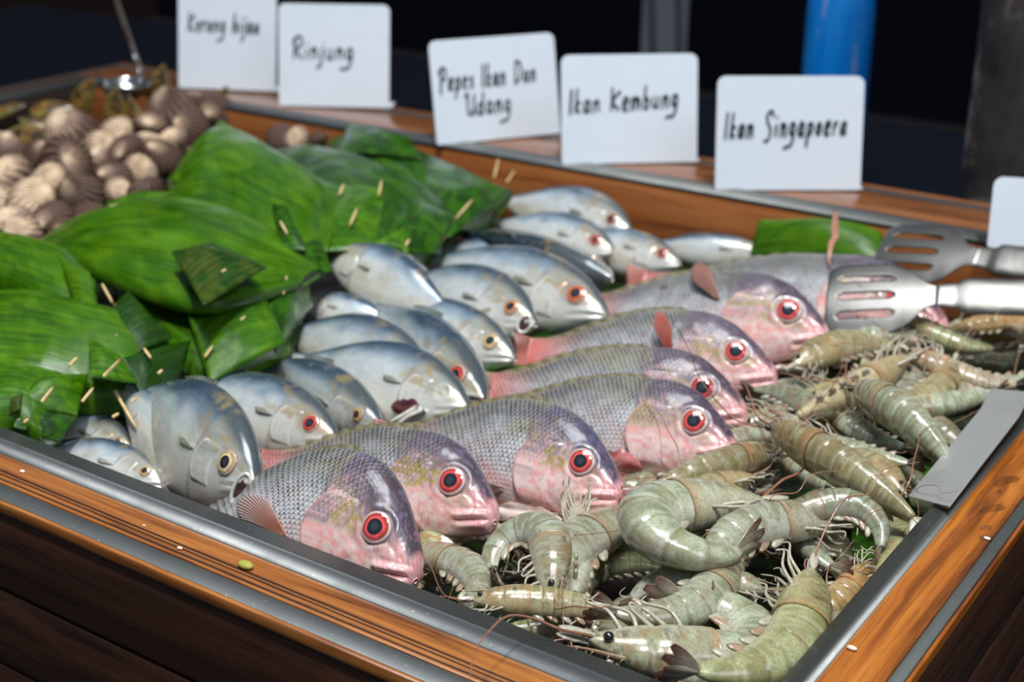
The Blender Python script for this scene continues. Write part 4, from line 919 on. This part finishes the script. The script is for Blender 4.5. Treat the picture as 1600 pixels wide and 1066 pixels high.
parcel('farthest leaf parcel, dark green, its right end pinned near the topmost mackerel',
       [(520, 215, -.020), (600, 225, -.012), (690, 262, -.012), (800, 308, -.030)], [(505, 262, -.03), (600, 330, -.02), (690, 365, -.025), (765, 352, -.04)], .022, LD, LG, 11,
       [([(672, 300, .004), (760, 285, .006), (805, 300, -.012), (700, 372, -.018)], LD, LG, .010), ([(545, 192, .012), (640, 215, .014), (660, 250, .010), (530, 235, .010)], LD, LG, .010)],
       [((772, 278, -.006), (779, 248, .008)), ((792, 284, -.012), (805, 266, .0)), ((712, 342, .004), (738, 312, .010)), ((690, 377, -.01), (697, 366, -.004))])
parcel('leaf parcel in the middle of the back row, ends folded in two crisp green tongues',
       [(425, 238, -.010), (520, 245, .004), (630, 285, .006), (720, 345, -.016)], [(470, 330, -.01), (545, 400, -.004), (630, 415, -.012), (690, 395, -.03)], .026, LD, LG, 23,
       [([(512, 285, .024), (622, 292, .024), (592, 396, .006), (500, 392, .010)], LG, LG2, .010), ([(622, 300, .022), (712, 338, .010), (680, 396, -.006), (596, 400, .006)], LD, LG, .010),
        ([(545, 398, .006), (632, 356, .018), (640, 400, .0), (560, 412, -.004)], LG, LG2, .004)],
       [((530, 305, .030), (537, 288, .036)), ((592, 306, .030), (596, 282, .038)), ((547, 352, .024), (558, 326, .032)), ((633, 384, .012), (640, 374, .016))])
parcel('tall leaf parcel with a bright green tongue sticking up to a peak',
       [(262, 290, .010), (345, 212, .022), (450, 262, .024), (545, 330, .004)], [(275, 345, .006), (350, 385, .006), (430, 425, .008), (505, 432, -.002)], .030, LG, LG2, 31,
       [([(345, 188, .040), (405, 228, .044), (470, 345, .034), (262, 280, .026)], LG2, LG2, .012, 24, .0012), ([(405, 228, .044), (542, 302, .022), (512, 395, .012), (440, 345, .034)], LG, LG2, .010),
        ([(425, 318, .046), (447, 322, .050), (480, 392, .026), (440, 392, .026)], LD, LG, .004), ([(440, 392, .026), (500, 372, .022), (520, 425, .004), (462, 428, .010)], LD, LG, .006)],
       [((438, 346, .044), (449, 366, .036))])
parcel('long leaf parcel across the middle with an olive folded triangle on its right half',
       [(58, 382, -.006), (150, 338, .008), (290, 318, .020), (420, 360, .020), (505, 425, .004)], [(75, 402, .002), (165, 442, .014), (260, 478, .022), (350, 484, .022), (470, 445, .012)], .020, LG, LG2, 43,
       [([(268, 394, .056), (330, 380, .058), (417, 418, .046), (318, 478, .042)], LO, LD, .008, 24, .0013), ([(165, 318, .020), (210, 300, .022), (275, 300, .026), (180, 330, .020)], LG, LG2, .004)],
       [((172, 322, .026), (196, 320, .028)), ((347, 425, .058), (354, 421, .060))], pinch=(.35, .3))
parcel('leaf parcel with a rounded glossy right end lying on the mackerels',
       [(170, 430, -.012), (270, 445, -.006), (380, 436, -.004), (488, 440, -.018)], [(190, 495, -.014), (262, 562, -.018), (335, 602, -.026), (455, 552, -.030)], .026, LG, LG2, 57,
       [([(292, 488, .018), (400, 436, .020), (446, 535, .0), (328, 600, -.014)], LG, LG2, .010), ([(395, 430, .022), (480, 420, .010), (488, 478, -.012), (430, 552, -.012)], LD, LG, .010),
        ([(150, 505, .022), (200, 456, .026), (270, 528, .012), (215, 552, .012)], LD, (.02, .06, .006), .010, 24, .0013)],
       [((442, 460, .012), (448, 430, .024)), ((414, 470, .012), (428, 454, .018)), ((371, 505, .012), (384, 494, .016)), ((320, 558, .000), (333, 540, .006)), ((160, 445, .024), (176, 474, .020)), ((225, 545, .022), (236, 560, .018))], pinch=(.3, .25))
parcel('left edge leaf parcel, a smooth bright tube curving down to the right',
       [(-60, 372, .0), (20, 392, .012), (90, 408, .014), (150, 445, .010)], [(-60, 455, .0), (10, 470, .006), (80, 500, .006), (150, 520, .0)], .030, LG, LG2, 61,
       [([(95, 405, .040), (140, 425, .038), (160, 512, .022), (125, 500, .024)], LG2, LG2, .006)], [], pinch=(.2, .3))
parcel('near leaf parcel, its right end folded over and pinned above the silvery mackerel flanks',
       [(-40, 482, .0), (60, 478, .010), (170, 505, .010), (300, 540, -.010)], [(-40, 610, .0), (50, 622, -.002), (140, 640, -.014), (230, 655, -.026)], .030, LG, LG2, 71,
       [([(190, 560, .020), (298, 532, .010), (282, 585, -.006), (235, 658, -.018)], LD, LD, .010, 24, .0013), ([(140, 530, .026), (190, 558, .020), (215, 600, .006), (140, 590, .020)], LG, LG2, .006)],
       [((162, 588, .020), (190, 560, .032)), ((108, 572, .028), (121, 558, .032)), ((247, 584, .012), (254, 578, .014)), ((205, 628, .004), (213, 622, .006)), ((128, 628, .012), (146, 606, .018))], pinch=(.2, .2))
parcel('lowest leaf parcel in the near left corner, wet tip hanging over the steel rim',
       [(-30, 590, -.004), (40, 590, .002), (90, 592, .0), (138, 600, -.008)], [(-20, 680, .0), (20, 668, -.002), (60, 690, -.012), (95, 690, -.022)], .020, LG, LG2, 83,
       [([(60, 588, .020), (138, 585, .012), (120, 650, -.004), (28, 638, .008)], LG, LG2, .008), ([(28, 640, .008), (120, 652, -.004), (92, 692, -.016), (20, 668, .0)], LD, LG, .004), ([(10, 630, .010), (35, 615, .016), (30, 640, .012), (12, 650, .006)], LO, LO, .004)],
       [((65, 628, .016), (84, 604, .024)), ((180, 612, .0), (212, 668, -.012)), ((38, 660, .004), (45, 655, .006)), ((176, 652, -.006), (186, 646, -.004))], pinch=(.2, .2))
def loose_leaf(corners, label, base, alt, seed, bulge=.004):
    o = flap('banana_leaf', corners, None, base, alt, seed, bulge, 26, .0012)
    return tag(o, label, 'leaf', 'loose pieces of banana leaf')
loose_leaf([(1186, 344, -.014), (1376, 352, -.006), (1384, 415, -.030), (1172, 398, -.048)], 'loose piece of banana leaf in the back corner behind the tongs', LG, LG2, 91, .018)
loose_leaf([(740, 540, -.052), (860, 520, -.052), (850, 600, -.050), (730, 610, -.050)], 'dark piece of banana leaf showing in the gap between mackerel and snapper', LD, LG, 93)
loose_leaf([(545, 650, -.056), (860, 575, -.056), (870, 640, -.056), (560, 720, -.056)], 'yellowish banana leaf lying under the tails of the snappers', LO, (.12, .15, .03), 95)
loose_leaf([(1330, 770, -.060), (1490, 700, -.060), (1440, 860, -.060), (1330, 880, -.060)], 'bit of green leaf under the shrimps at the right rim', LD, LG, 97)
# tray liner: one big leaf under everything
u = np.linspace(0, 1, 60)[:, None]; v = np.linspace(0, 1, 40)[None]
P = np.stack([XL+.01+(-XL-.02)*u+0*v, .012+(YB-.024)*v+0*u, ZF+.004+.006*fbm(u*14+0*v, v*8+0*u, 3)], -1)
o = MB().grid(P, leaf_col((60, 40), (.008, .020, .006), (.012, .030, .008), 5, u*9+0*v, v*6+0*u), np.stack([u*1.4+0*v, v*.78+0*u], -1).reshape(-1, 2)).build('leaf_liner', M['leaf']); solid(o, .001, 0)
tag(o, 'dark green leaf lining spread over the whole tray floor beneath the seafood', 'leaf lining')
# ================================================================== COCKLES AND MUSSELS
def valve(ribs, rx, ry, h, seed, worn, sgn=1, nr=26):
    nf = ribs*6; r = np.linspace(0, 1, nr)[:, None]; f = np.linspace(0, 2*math.pi, nf, endpoint=False)[None]
    ux, uy = 0.0, -.62*ry      # umbo
    X = rx*np.cos(f)*(1-.10*np.sin(f)); Y = ry*np.sin(f)
    x = ux+(X-ux)*r; y = uy+(Y-uy)*r
    dome = np.sqrt(np.maximum(1-r**2.2, 0)); z = h*(dome*(1.0)+.0)
    z = h*np.maximum(1-r**2.4, 0)**.62
    y = y-.10*ry*(1-r)**2
    rib = .5+.5*np.cos(f*ribs); z = z+.075*rx*(rib-.5)*ss(.05, .5, r)*(1-.3*r); rr = .030*rx*(rib)*ss(.5, 1, r); x = x+np.cos(f)*rr; y = y+np.sin(f)*rr
    n = fbm(r*6+seed, np.cos(f)*3+np.sin(f)*2+seed, seed)
    c = np.zeros(z.shape+(3,)); c[...] = (.028, .014, .009); cream = np.array((.93, .70, .47))
    c = mixc(c, (.24, .14, .10), rib**2*ss(.2, .5, r)*.75+0*r)
    w = 1-ss(worn-.16, worn+.10, r+.35*(n-.5)); c = mixc(c, cream, w*(.30+.70*rib**.7)); c = mixc(c, (.30, .17, .10), w*(1-rib)**2*ss(.15, .4, r)*.55); c = mixc(c, (.80, .70, .58), w*ss(.55, .7, n)*.7)
    c = mixc(c, (.60, .42, .30), rib*ss(worn-.1, worn+.05, r)*(1-ss(worn+.1, worn+.38, r))*.8)
    return MB().grid(np.stack([x, y, sgn*z], -1), c, wv=True)
VAL = []
for k, (wn, ribs) in enumerate(((.22, 19), (.48, 18), (.80, 17), (.12, 20))):
    VAL.append((valve(ribs, .0165, .0140, .0115, k+1, wn).mesh('cockle_valve', M['shell']), valve(ribs, .0165, .0140, .0115, k+11, wn*.9, -1).mesh('cockle_valve', M['shell'])))
def rot_from(up, spin):
    up = nrm(up); X = nrm(np.cross(up, [.3, .9, .1])); Y = np.cross(up, X); c, s_ = math.cos(spin), math.sin(spin)
    return X*c+Y*s_, Y*c-X*s_, up
def cockle(px, py, rpx, var, label, z=-.022, seed=0):
    rg = random.Random(seed*71+px*3+py); p = at(px, py, z); r = rpx/FPX*np.linalg.norm(p-CAM); sc = r/.0135
    up = nrm(UP*rg.uniform(.3, .9)+TOCAM_H*rg.uniform(.1, .9)+np.array([rg.uniform(-.5, .5), rg.uniform(-.5, .5), 0]))
    X, Y, Z = rot_from(up, rg.uniform(0, 6.28)); root = empty('cockle', label, 'cockle', 'ribbed cockles heaped at the back left', mat4(X*sc, Y*sc, Z*sc, p))
    a = link('valve', VAL[var][0], root); b = link('valve', VAL[var][1], root)
    if rg.random() < .3: b.rotation_euler = (rg.uniform(-.2, -.05), 0, 0)
    return root
CK = [ # px, py, radius px, wear variant (0 dark, 1 half, 2 cream, 3 darkest), label
 (48, 318, 36, 2, 'cream ribbed cockle with pale worn top at the lower left of the heap'), (76, 290, 30, 2, 'smooth cream cockle just above the lower left ribbed one'),
 (111, 266, 44, 0, 'biggest dark ribbed cockle near the middle of the heap'), (126, 312, 34, 3, 'dark brown cockle touching the long leaf parcel'),
 (108, 216, 38, 1, 'half worn brown and cream cockle above the biggest dark one'), (183, 208, 25, 2, 'small round cream cockle under the tall olive mussel'),
 (155, 232, 22, 2, 'narrow cream cockle left of the small round one'), (194, 240, 28, 0, 'dark cockle below the small round cream one'),
 (219, 270, 24, 2, 'little cream cockle with fine ribs beside the tall leaf parcel'), (231, 226, 20, 2, 'pale cockle pointing up between two dark ones'),
 (267, 186, 42, 3, 'large dark cockle high on the heap under the leftmost card'), (334, 176, 32, 3, 'dim cockle farthest right in the heap, by the back board'),
 (252, 246, 30, 0, 'dark cockle tucked against the peak of the tall leaf parcel'), (268, 220, 22, 2, 'cream edged cockle below the large dark one'),
 (180, 278, 26, 0, 'dark cockle right of the biggest dark one'), (8, 280, 34, 2, 'cream cockle cut by the left picture edge'),
 (15, 246, 32, 0, 'dark cockle at the left picture edge above the cream one'), (16, 352, 32, 2, 'cream cockle at the left edge just above the left edge parcel'),
 (38, 366, 26, 2, 'cream cockle beside it, half behind the left edge parcel'), (2, 318, 24, 2, 'cream cockle mostly outside the left picture edge'),
 (80, 344, 30, 0, 'brown cockle with light ribs touching the tip of the long parcel'), (182, 296, 18, 2, 'small pale cockle at the pinned fold of the long parcel'),
 (438, 216, 22, 3, 'dark cockle peeping out behind the middle back parcel'), (468, 218, 17, 2, 'cream cockle between the parcels at the back board'), (510, 216, 24, 0, 'brown cockle left of the farthest parcel'),
 (300, 200, 26, 0, 'dark cockle between the large dark one and the farthest right one'), (150, 258, 24, 1, 'half worn cockle between the biggest dark one and the cream ones'),
 (62, 250, 26, 3, 'black brown cockle above the smooth cream one'), (226, 300, 26, 0, 'dark cockle just over the edge of the long parcel'), (140, 340, 24, 3, 'dark cockle at the upper edge of the long parcel'),
 (45, 395, 26, 1, 'half worn cockle in the gap above the left edge parcel'), (100, 365, 22, 0, 'small dark cockle by the tip of the long parcel'), (235, 195, 22, 1, 'half worn cockle leaning on the tall olive mussel'),
]
for i, (px, py, r, va, lb) in enumerate(CK): cockle(px, py, r, va, lb, -.022 if py > 200 else (-.012 if px < 400 else -.034), i)
# second layer beneath, glimpsed in the gaps: same cockles, told apart only by nothing
for i in range(34):
    px = random.uniform(-20, 330); py = random.uniform(190, 380)
    if py > 395-px*.45: continue
    cockle(px, py, random.uniform(22, 32), random.choice((0, 0, 3, 1)), 'cockle of the lower layer glimpsed in the gaps of the heap', -.052, 100+i)
def mussel_mesh(seed, sgn):
    nu, nv = 30, 36; a = np.linspace(0, 1, nu)[:, None]; th = np.linspace(0, math.pi, nv)[None]
    L = .058; w = L*.25*np.sin(math.pi*np.clip(a, 0, 1)**.62)**.75+.0002; h = L*.11*np.sin(math.pi*a**.7)**.8+.0002
    x = L*(a-.5)+0*th; y = w*np.cos(th)+.25*w*(a-.3); z = sgn*h*np.sin(th); n = fbm(a*4+seed+0*th, th*2+0*a, seed); g = fbm(a*26+0*th, th*.6+0*a+seed, seed+2)
    c = np.zeros(z.shape+(3,)); c[...] = (.17, .085, .012); c = mixc(c, (.030, .012, .006), ss(.40, .62, n)); c = mixc(c, (.34, .25, .05), ss(.52, .7, g)*.6); c = mixc(c, (.30, .30, .06), np.exp(-((np.abs(np.cos(th))-1)/.25)**2)*.5+0*a)
    return MB().grid(np.stack([x, y, z], -1), c).mesh('mussel_valve', M['mussel'])
MV = [(mussel_mesh(1, 1), mussel_mesh(2, -1)), (mussel_mesh(5, 1), mussel_mesh(6, -1))]
MS = [((36, 216, .0), 1.15, (.2, -.9, .5), 20, 0, 'brown green mussel leaning among the cockles at the left'), ((180, 168, .010), 1.0, (.5, -.8, .3), 80, 1, 'tall olive yellow mussel standing upright below the ladle'),
      ((82, 170, -.004), 1.05, (.1, -.5, .9), 5, 1, 'olive mussel lying flat along the left rim'), ((12, 172, -.004), .9, (.1, -.4, .9), 15, 0, 'mussel cut by the left picture edge near the left rim'),
      ((132, 150, .008), 1.1, (.3, -.8, .4), 55, 0, 'dark brown mussel left of the ladle'), ((250, 137, .018), 1.15, (.4, -.8, .2), 75, 1, 'amber brown mussel standing against the leftmost card'),
      ((346, 154, -.0), .7, (.3, -.8, .5), 60, 0, 'small brown mussel by the back board under the leftmost card'), ((210, 180, .0), .9, (.4, -.8, .3), 100, 0, 'brown mussel right behind the tall olive one'),
      ((60, 195, -.006), .9, (.1, -.5, .8), 160, 1, 'yellow edged mussel behind the half worn cockle')]
for (p, sc, up, spin, va, lb) in MS:
    X, Y, Z = rot_from(np.array(up)+0, 0); q = nrm(np.array([math.cos(YAW)*math.cos(math.radians(spin)), math.sin(YAW)*math.cos(math.radians(spin)), math.sin(math.radians(spin))])); Z = nrm(np.array(up)-q*np.dot(up, q)); Y = np.cross(Z, q)
    root = empty('mussel', lb, 'mussel', 'green brown mussels at the back left', mat4(q*sc, Y*sc, Z*sc, at(*p)))
    for k in (0, 1): link('valve', MV[va][k], root)
# crushed ice between the cockles
q = N('crushed_ice'); q.set(col=(.75, .82, .90), rough=.15, trans=.35, ior=1.31, spec=.5); q.bump(q.noise(q.obj(), 300, 3), .4, .001); M['ice'] = q.m
mb = MB()
for i in range(420):
    px = random.uniform(-30, 380); py = random.uniform(150, 400)
    if py > 400-px*.40: continue
    p = at(px, py, random.uniform(-.066, -.046)); mb.ell(p, np.array([1, .8, .7])*random.uniform(.003, .006), 5, 4)
o = mb.build('crushed_ice', M['ice'], None, False); tag(o, 'crushed ice showing white between the cockles', 'ice', kind='stuff')
# ================================================================== LADLE
Lp = at(197, 128, .030); ld = empty('ladle', 'steel ladle standing in the cockles, thin handle leaning to the upper left', 'ladle', M=mat4((1, 0, 0), (0, 1, 0), (0, 0, 1), Lp))
top = at_y(160, -60, Lp[1]-.03)
mb = MB(); r = np.linspace(0, 1, 14); prof = [(.034*math.sin(a*math.pi/2), -.024*math.cos(a*math.pi/2)) for a in r]+[(.0325*math.sin(a*math.pi/2), -.0225*math.cos(a*math.pi/2)) for a in r[::-1]]
mb.grid(np.array([[(a*math.cos(t), a*math.sin(t), z) for t in np.linspace(0, 2*math.pi, 32, endpoint=False)] for a, z in prof]), wv=True).build('bowl', M['steel'], ld)
d = top-Lp; mb = MB(); pts = catmull([np.array([-.008, .030, -.004]), np.array([-.006, .030, .014]), d*.25+np.array([0, .022, 0]), d*.6+np.array([0, .012, 0]), d, d*1.3], 30); mb.tube(pts, .0032, 10, None, .5, nor=(TOCAM_H)); mb.build('handle', M['steel'], ld)
# ================================================================== TONGS
def slotted_head(W, Ln, curve, slots, nx=64, ny=44):
    """plate along +x from 0 (neck) to -Ln (tip), slots cut through, cupped"""
    mb = MB(); V = []; idx = {}; F = []
    xs = np.linspace(0, 1, nx); ys = np.linspace(-1, 1, ny)
    for i, a in enumerate(xs):
        hw = W/2*(pchip([0, .12, .30, .5, .85, .96, 1], [.20, .34, .78, .98, 1.0, .93, .84], a))
        for j, b in enumerate(ys):
            V.append((-a*Ln, b*hw, curve*(b*b)*.55*ss(.05, .4, a)+curve*.9*a*a))
    for i in range(nx-1):
        for j in range(ny-1):
            a = (xs[i]+xs[i+1])/2; b = (ys[j]+ys[j+1])/2; cut = False
            for c0, w0 in slots:
                if .40 < a < .90 and abs(b-c0) < w0*min(1, (a-.38)*18, (.915-a)*22): cut = True
            if not cut: F.append((i*ny+j, (i+1)*ny+j, (i+1)*ny+j+1, i*ny+j+1))
    mb.add(V, F); return mb
def handle_mesh(Ln, W):
    mb = MB(); n = 60; a = np.linspace(0, 1, n)[:, None]; th = np.linspace(0, 2*math.pi, 24, endpoint=False)[None]
    hw = W*(.42+.08*ss(.0, .08, a)+.18*ss(.07, .09, a)); hz = .0018+.0022*ss(.06, .09, a)
    x = Ln*a+0*th; y = hw*np.sign(np.cos(th))*np.abs(np.cos(th))**.6; z = hz*np.sin(th)+.0008*(fbm(a*60+0*th, y*900, 3)-.5)*(a > .09)
    return mb.grid(np.stack([x, y, z], -1), wv=True, cap0=True, cap1=True)
tg = empty('serving_tongs', 'steel serving tongs with two slotted spatula ends lying over the farthest snapper', 'tongs', M=mat4((1, 0, 0), (0, 1, 0), (0, 0, 1), at(1450, 455, .0)))
tinv = tg.matrix_world.inverted()
def tong_arm(tip, neck, W, tilt, label, hl):
    T, K = at(*tip), at(*neck); X = nrm(K-T); s_ = nrm(np.cross(UP, X)); Z0 = np.cross(X, s_); c, q = math.cos(math.radians(tilt)), math.sin(math.radians(tilt))
    Y = s_*c+Z0*q; Z = np.cross(X, Y)
    Ln = np.linalg.norm(K-T); arm = slotted_head(W, Ln, -.010, [(-.50, .085), (.02, .085), (.54, .085)]).build('arm', M['steel_tongs'], None, True); arm.parent = tg; arm.matrix_parent_inverse = Matrix.Identity(4)
    arm.matrix_local = tg.matrix_basis.inverted() @ mat4(X, Y, Z, K); solid(arm, .0014, 0); arm['label'] = label
    h = handle_mesh(hl, W*.36).build('handle', M['steel_tongs'], arm, True); h.location = (-.004, 0, .0002); return arm
tong_arm((1290, 458, .012), (1470, 462, .020), .070, 38, 'nearer slotted arm', .26)
tong_arm((1368, 382, -.004), (1530, 402, .004), .070, 38, 'farther slotted arm in shade', .24)
# ================================================================== STEEL PLATE on the right rim
A_, B_, C_, D_ = at(1420, 775, -.004), at(1532, 640, .004), at(1592, 652, .014), at(1484, 792, .008)
pl = empty('steel_plate', 'flat bent steel plate leaning against the right rim among the shrimps', 'plate', M=mat4((1, 0, 0), (0, 1, 0), (0, 0, 1), (A_+B_+C_+D_)/4))
E_, F_ = at(1548, 608, -.004), at(1612, 614, .004); G_, H_ = at(1424, 788, -.018), at(1474, 806, -.012)
rows = [(G_, H_), (A_, D_), (lerp(A_, B_, .33), lerp(D_, C_, .33)), (lerp(A_, B_, .66), lerp(D_, C_, .66)), (B_, C_), (E_, F_)]
P = np.array([[lerp(a, b, t) for t in np.linspace(0, 1, 8)] for a, b in rows]); o = MB().grid(P).build('sheet', M['steel_plate'], None, False); o.parent = pl; o.matrix_parent_inverse = pl.matrix_basis.inverted(); solid(o, .0012, 0)
bv = o.modifiers.new('soft', 'BEVEL'); bv.width = .0006; bv.segments = 2
# ================================================================== DROPS AND CRUMBS ON THE RIM
q = N('water'); q.set(col=(1, 1, 1), rough=.02, trans=1.0, ior=1.33); M['water'] = q.m
def blob(p, rx, ry, h, ang, seed):
    r = np.linspace(0, 1, 12)[:, None]; f = np.linspace(0, 2*math.pi, 36, endpoint=False)[None]; k = 1+.22*np.sin(2*f+seed)+.10*np.sin(3*f+seed*2)
    x = rx*r*k*np.cos(f); y = ry*r*k*np.sin(f); z = h*np.maximum(1-r**2.6, 0)**.6+0*f; c, s_ = math.cos(ang), math.sin(ang)
    P = np.stack([p[0]+x*c-y*s_, p[1]+x*s_+y*c, p[2]+z], -1); mb = MB(); mb.grid(P, wv=True, cap1=True); return mb
for i, (px, py, rx, ry, lb) in enumerate([(1572, 752, .0095, .0050, 'largest water drop on the right wooden rim'), (1552, 795, .0085, .0042, 'long water drop just below the largest one'), (1541, 826, .0040, .0022, 'small water drop third from the top on the right rim'), (1535, 842, .0022, .0016, 'tiny water drop lowest of the row on the right rim'), (1545, 843, .0016, .0014, 'tiny round droplet beside the lowest one'), (1560, 770, .003, .002, 'small droplet between the two long drops')]):
    o = blob(at(px, py, -.0007), rx, ry, .0016, 1.25, i+2).build('water_drop', M['water']); tag(o, lb, 'water drop', 'water drops on the right rim')
M['crumb'] = m_col('crumb', .6, .0, .2)
for i, (px, py, r, c, lb) in enumerate([(384, 887, .0042, (.40, .38, .06), 'yellow green seed on the near wooden rim'), (35, 738, .0016, (.85, .80, .72), 'white crumb at the left of the near rim'), (281, 858, .0016, (.80, .62, .55), 'pinkish crumb on the near rim'), (1331, 1015, .0022, (.80, .66, .50), 'pale crumb on the right rim near the bottom edge'), (1542, 843, .0017, (.80, .76, .72), 'white crumb beside the water drops'), (225, 822, .0009, (.85, .82, .78), 'tiny white speck on the near rim')]):
    p = at(px, py, -.0004); o = MB().ell((p[0], p[1], p[2]+r*.4), (r*1.3, r*.8, r*.5), 12, 8, c).build('crumb', M['crumb']); tag(o, lb, 'crumb', 'crumbs on the wooden rim')
# ================================================================== SURROUNDINGS
def sbox(name, lo, hi, mat, bev=0):
    return structure(MB().box(lo, hi, bev=bev).build(name, mat, None, True, 30))
M['floor'] = m_plain('dark_floor', (.006, .006, .007), .55, 0, 0, 3, .5, .1)
M['navy'] = m_plain('dark_navy_wall', (.004, .006, .012), .8, 0, 0, 2, .5, .1, .08)
M['brownwall'] = m_plain('dark_brown_wall', (.018, .006, .004), .7, 0, 0, 2, .5, .1)
sbox('floor', (-9, -4, -.95), (6, 9, -.90), M['floor'])
sbox('wall_back', (-9, 5.0, -.9), (6, 5.1, 2.6), M['navy'])
sbox('wall_left', (-6.1, -4, -.9), (-6, 5.0, 2.6), M['brownwall'])
# dark cabinet standing behind the counter
cab = empty('back_cabinet', 'low dark cabinet standing in the shade behind the counter', 'cabinet', M=mat4((1, 0, 0), (0, 1, 0), (0, 0, 1), (-1.0, 1.75, -.9)))
MB().box((-2.2, -.40, .0), (1.9, .30, .66), bev=.006).build('carcass', M['navy'], cab, True, 30)
MB().box((-2.22, -.43, .66), (2.62, .32, .69), bev=.004).build('worktop', M['navy'], cab, True, 30)
for k in range(4):
    MB().box((-2.15+k*1.18, -.418, .06), (-1.03+k*1.18, -.402, .62), bev=.004).build('door', M['navy'], cab, True, 30)
# blue bottle on the cabinet
q = N('blue_plastic'); nz = q.noise(q.mapv(q.obj(), (60, 60, 6)), 1, 3)
c = q.mix(q.rng(nz, .4, .75, 0, .6), (.004, .26, .92), (.03, .48, 1.0)); c = q.mix(q.rng(q.noise(q.mapv(q.obj(), (90, 90, 12)), 1, 3), .64, .70, 0, .7), c, (.35, .45, .60))
q.set(col=c, rough=.25, coat=.5); M['blue'] = q.m
M['cap'] = m_plain('pale_cap', (.5, .55, .6), .4)
Zc = -.21
pb_ = at(1287, 330, Zc); r = .5*97/FPX*np.linalg.norm(pb_-CAM)
bt = empty('blue_bottle', 'tall bright blue plastic bottle behind the Ikan Singapoera card', 'bottle', M=mat4((1, 0, 0), (0, 1, 0), (0, 0, 1), pb_))
pr_ = [(0, 0), (.9, 0), (1, .01), (1, .04), (.97, .06), (1, .08), (1, .30), (.95, .33), (.6, .38), (.34, .40), (.34, .43), (0, .43)]
th = np.linspace(0, 2*math.pi, 40, endpoint=False)
def lathe(pr, r, n=40):
    th = np.linspace(0, 2*math.pi, n, endpoint=False)
    return np.array([[(a*r*math.cos(t), a*r*math.sin(t), z) for t in th] for a, z in pr])
MB().grid(lathe(pr_, r), wv=True).build('body', M['blue'], bt, True, 40)
MB().grid(lathe([(0, .42), (.42, .42), (.42, .455), (.38, .46), (0, .46)], r), wv=True).build('cap', M['cap'], bt, True, 40)
# grey cloth hanging from the cabinet top
q = N('grey_cloth'); q.set(col=(.115, .13, .155), rough=.9); q.bump(q.noise(q.obj(), 300, 2), .3, .001); M['cloth'] = q.m
c0 = at(1000, 108, -.24); c1 = at(1072, 112, -.24)
X = nrm(np.array([c1[0]-c0[0], c1[1]-c0[1], 0])); Yb = nrm(np.cross(UP, X)); w = np.linalg.norm(c1-c0)
u = np.linspace(0, 1, 30); v = np.linspace(0, 1, 24)
P = np.array([[(w*x0, .012*math.sin(x0*11+b*2), .34*b) for x0 in u] for b in v])
o = MB().grid(P).build('hanging_cloth', M['cloth']); o.matrix_world = mat4(X, Yb, UP, c0); solid(o, .002)
tag(o, 'dim grey cloth hanging in the dark above the Ikan Kembung card', 'cloth')
# mottled post at the right edge
q = N('mottled_post'); nz = q.noise(q.mapv(q.obj(), (1, 1, .6)), 14, 5, .65)
q.set(col=q.ramp(nz, [(.3, (.012, .010, .014)), (.52, (.05, .042, .042)), (.66, (.40, .34, .28))]), rough=.6); q.bump(nz, .4, .004); M['post'] = q.m
pp = at(1612, 420, -.9); 
pq = at_y(1607, 60, 1.16)
o = MB().grid(lathe([(0, 0), (1, 0), (1, 2.9), (0, 2.9)], .055), wv=True).build('post', M['post'], None, True, 40); o.location = (pq[0], pq[1], -.9)
tag(o, 'mottled grey brown post in the shade at the right picture edge', 'post')
# orange-brown crate in the far dark
M['crate'] = m_plain('orange_wood', (.20, .075, .02), .6)
pc = at(1470, 22, -.55)
o = MB().box((-.16, -.1, 0), (.16, .1, .20), bev=.005).build('wooden_crate', M['crate'], None, True, 30)
o.matrix_world = mat4((math.cos(YAW), math.sin(YAW), 0), (-math.sin(YAW), math.cos(YAW), 0), UP, pc)
tag(o, 'blurred orange brown crate far behind at the upper right', 'crate')
# ================================================================== LIGHT
w = bpy.data.worlds.new('World'); SC.world = w; w.use_nodes = True
w.node_tree.nodes['Background'].inputs[0].default_value = (.60, .75, 1, 1); w.node_tree.nodes['Background'].inputs[1].default_value = .16
def area(name, loc, target, size, power, col, sy=None):
    l = bpy.data.lights.new(name, 'AREA'); l.energy = power; l.color = col; l.size = size
    if sy: l.shape = 'RECTANGLE'; l.size_y = sy
    o = bpy.data.objects.new(name, l); COL.objects.link(o); o.location = loc
    o.rotation_euler = (Vector(target)-Vector(loc)).to_track_quat('-Z', 'Y').to_euler(); return o
area('skylight', (-.40, .20, 1.75), (-.5, .40, 0), .9, 22, (.95, .98, 1.0), .7)
area('window_light', (1.3, -.10, 1.5), (-.3, .4, 0), .9, 9, (.80, .90, 1.0))
s = bpy.data.lights.new('sun', 'SUN'); s.energy = 2.0; s.angle = math.radians(4); s.color = (1, .97, .92)
so = bpy.data.objects.new('sun', s); COL.objects.link(so)
so.rotation_euler = Vector((-.25, .22, -1)).to_track_quat('-Z', 'Y').to_euler()
# ================================================================== CAMERA
cd = bpy.data.cameras.new('camera'); cam = bpy.data.objects.new('camera', cd); COL.objects.link(cam)
cd.sensor_width = 36; cd.sensor_fit = 'HORIZONTAL'; cd.lens = FPX*36/1600
cd.clip_start = .02; cd.clip_end = 50
cam.location = CAM.tolist(); cam.rotation_euler = (math.pi/2-PITCH, 0, YAW)
cd.dof.use_dof = True; cd.dof.focus_distance = .80; cd.dof.aperture_fstop = 7.5
SC.camera = cam
vs = SC.view_settings; SC.display_settings.display_device = 'sRGB'
vs.view_transform = 'Standard'; vs.look = 'None'; vs.exposure = 0.14; vs.gamma = 1.0; vs.use_curve_mapping = False
SC.cycles.max_bounces = 8; SC.cycles.sample_clamp_indirect = 4.0
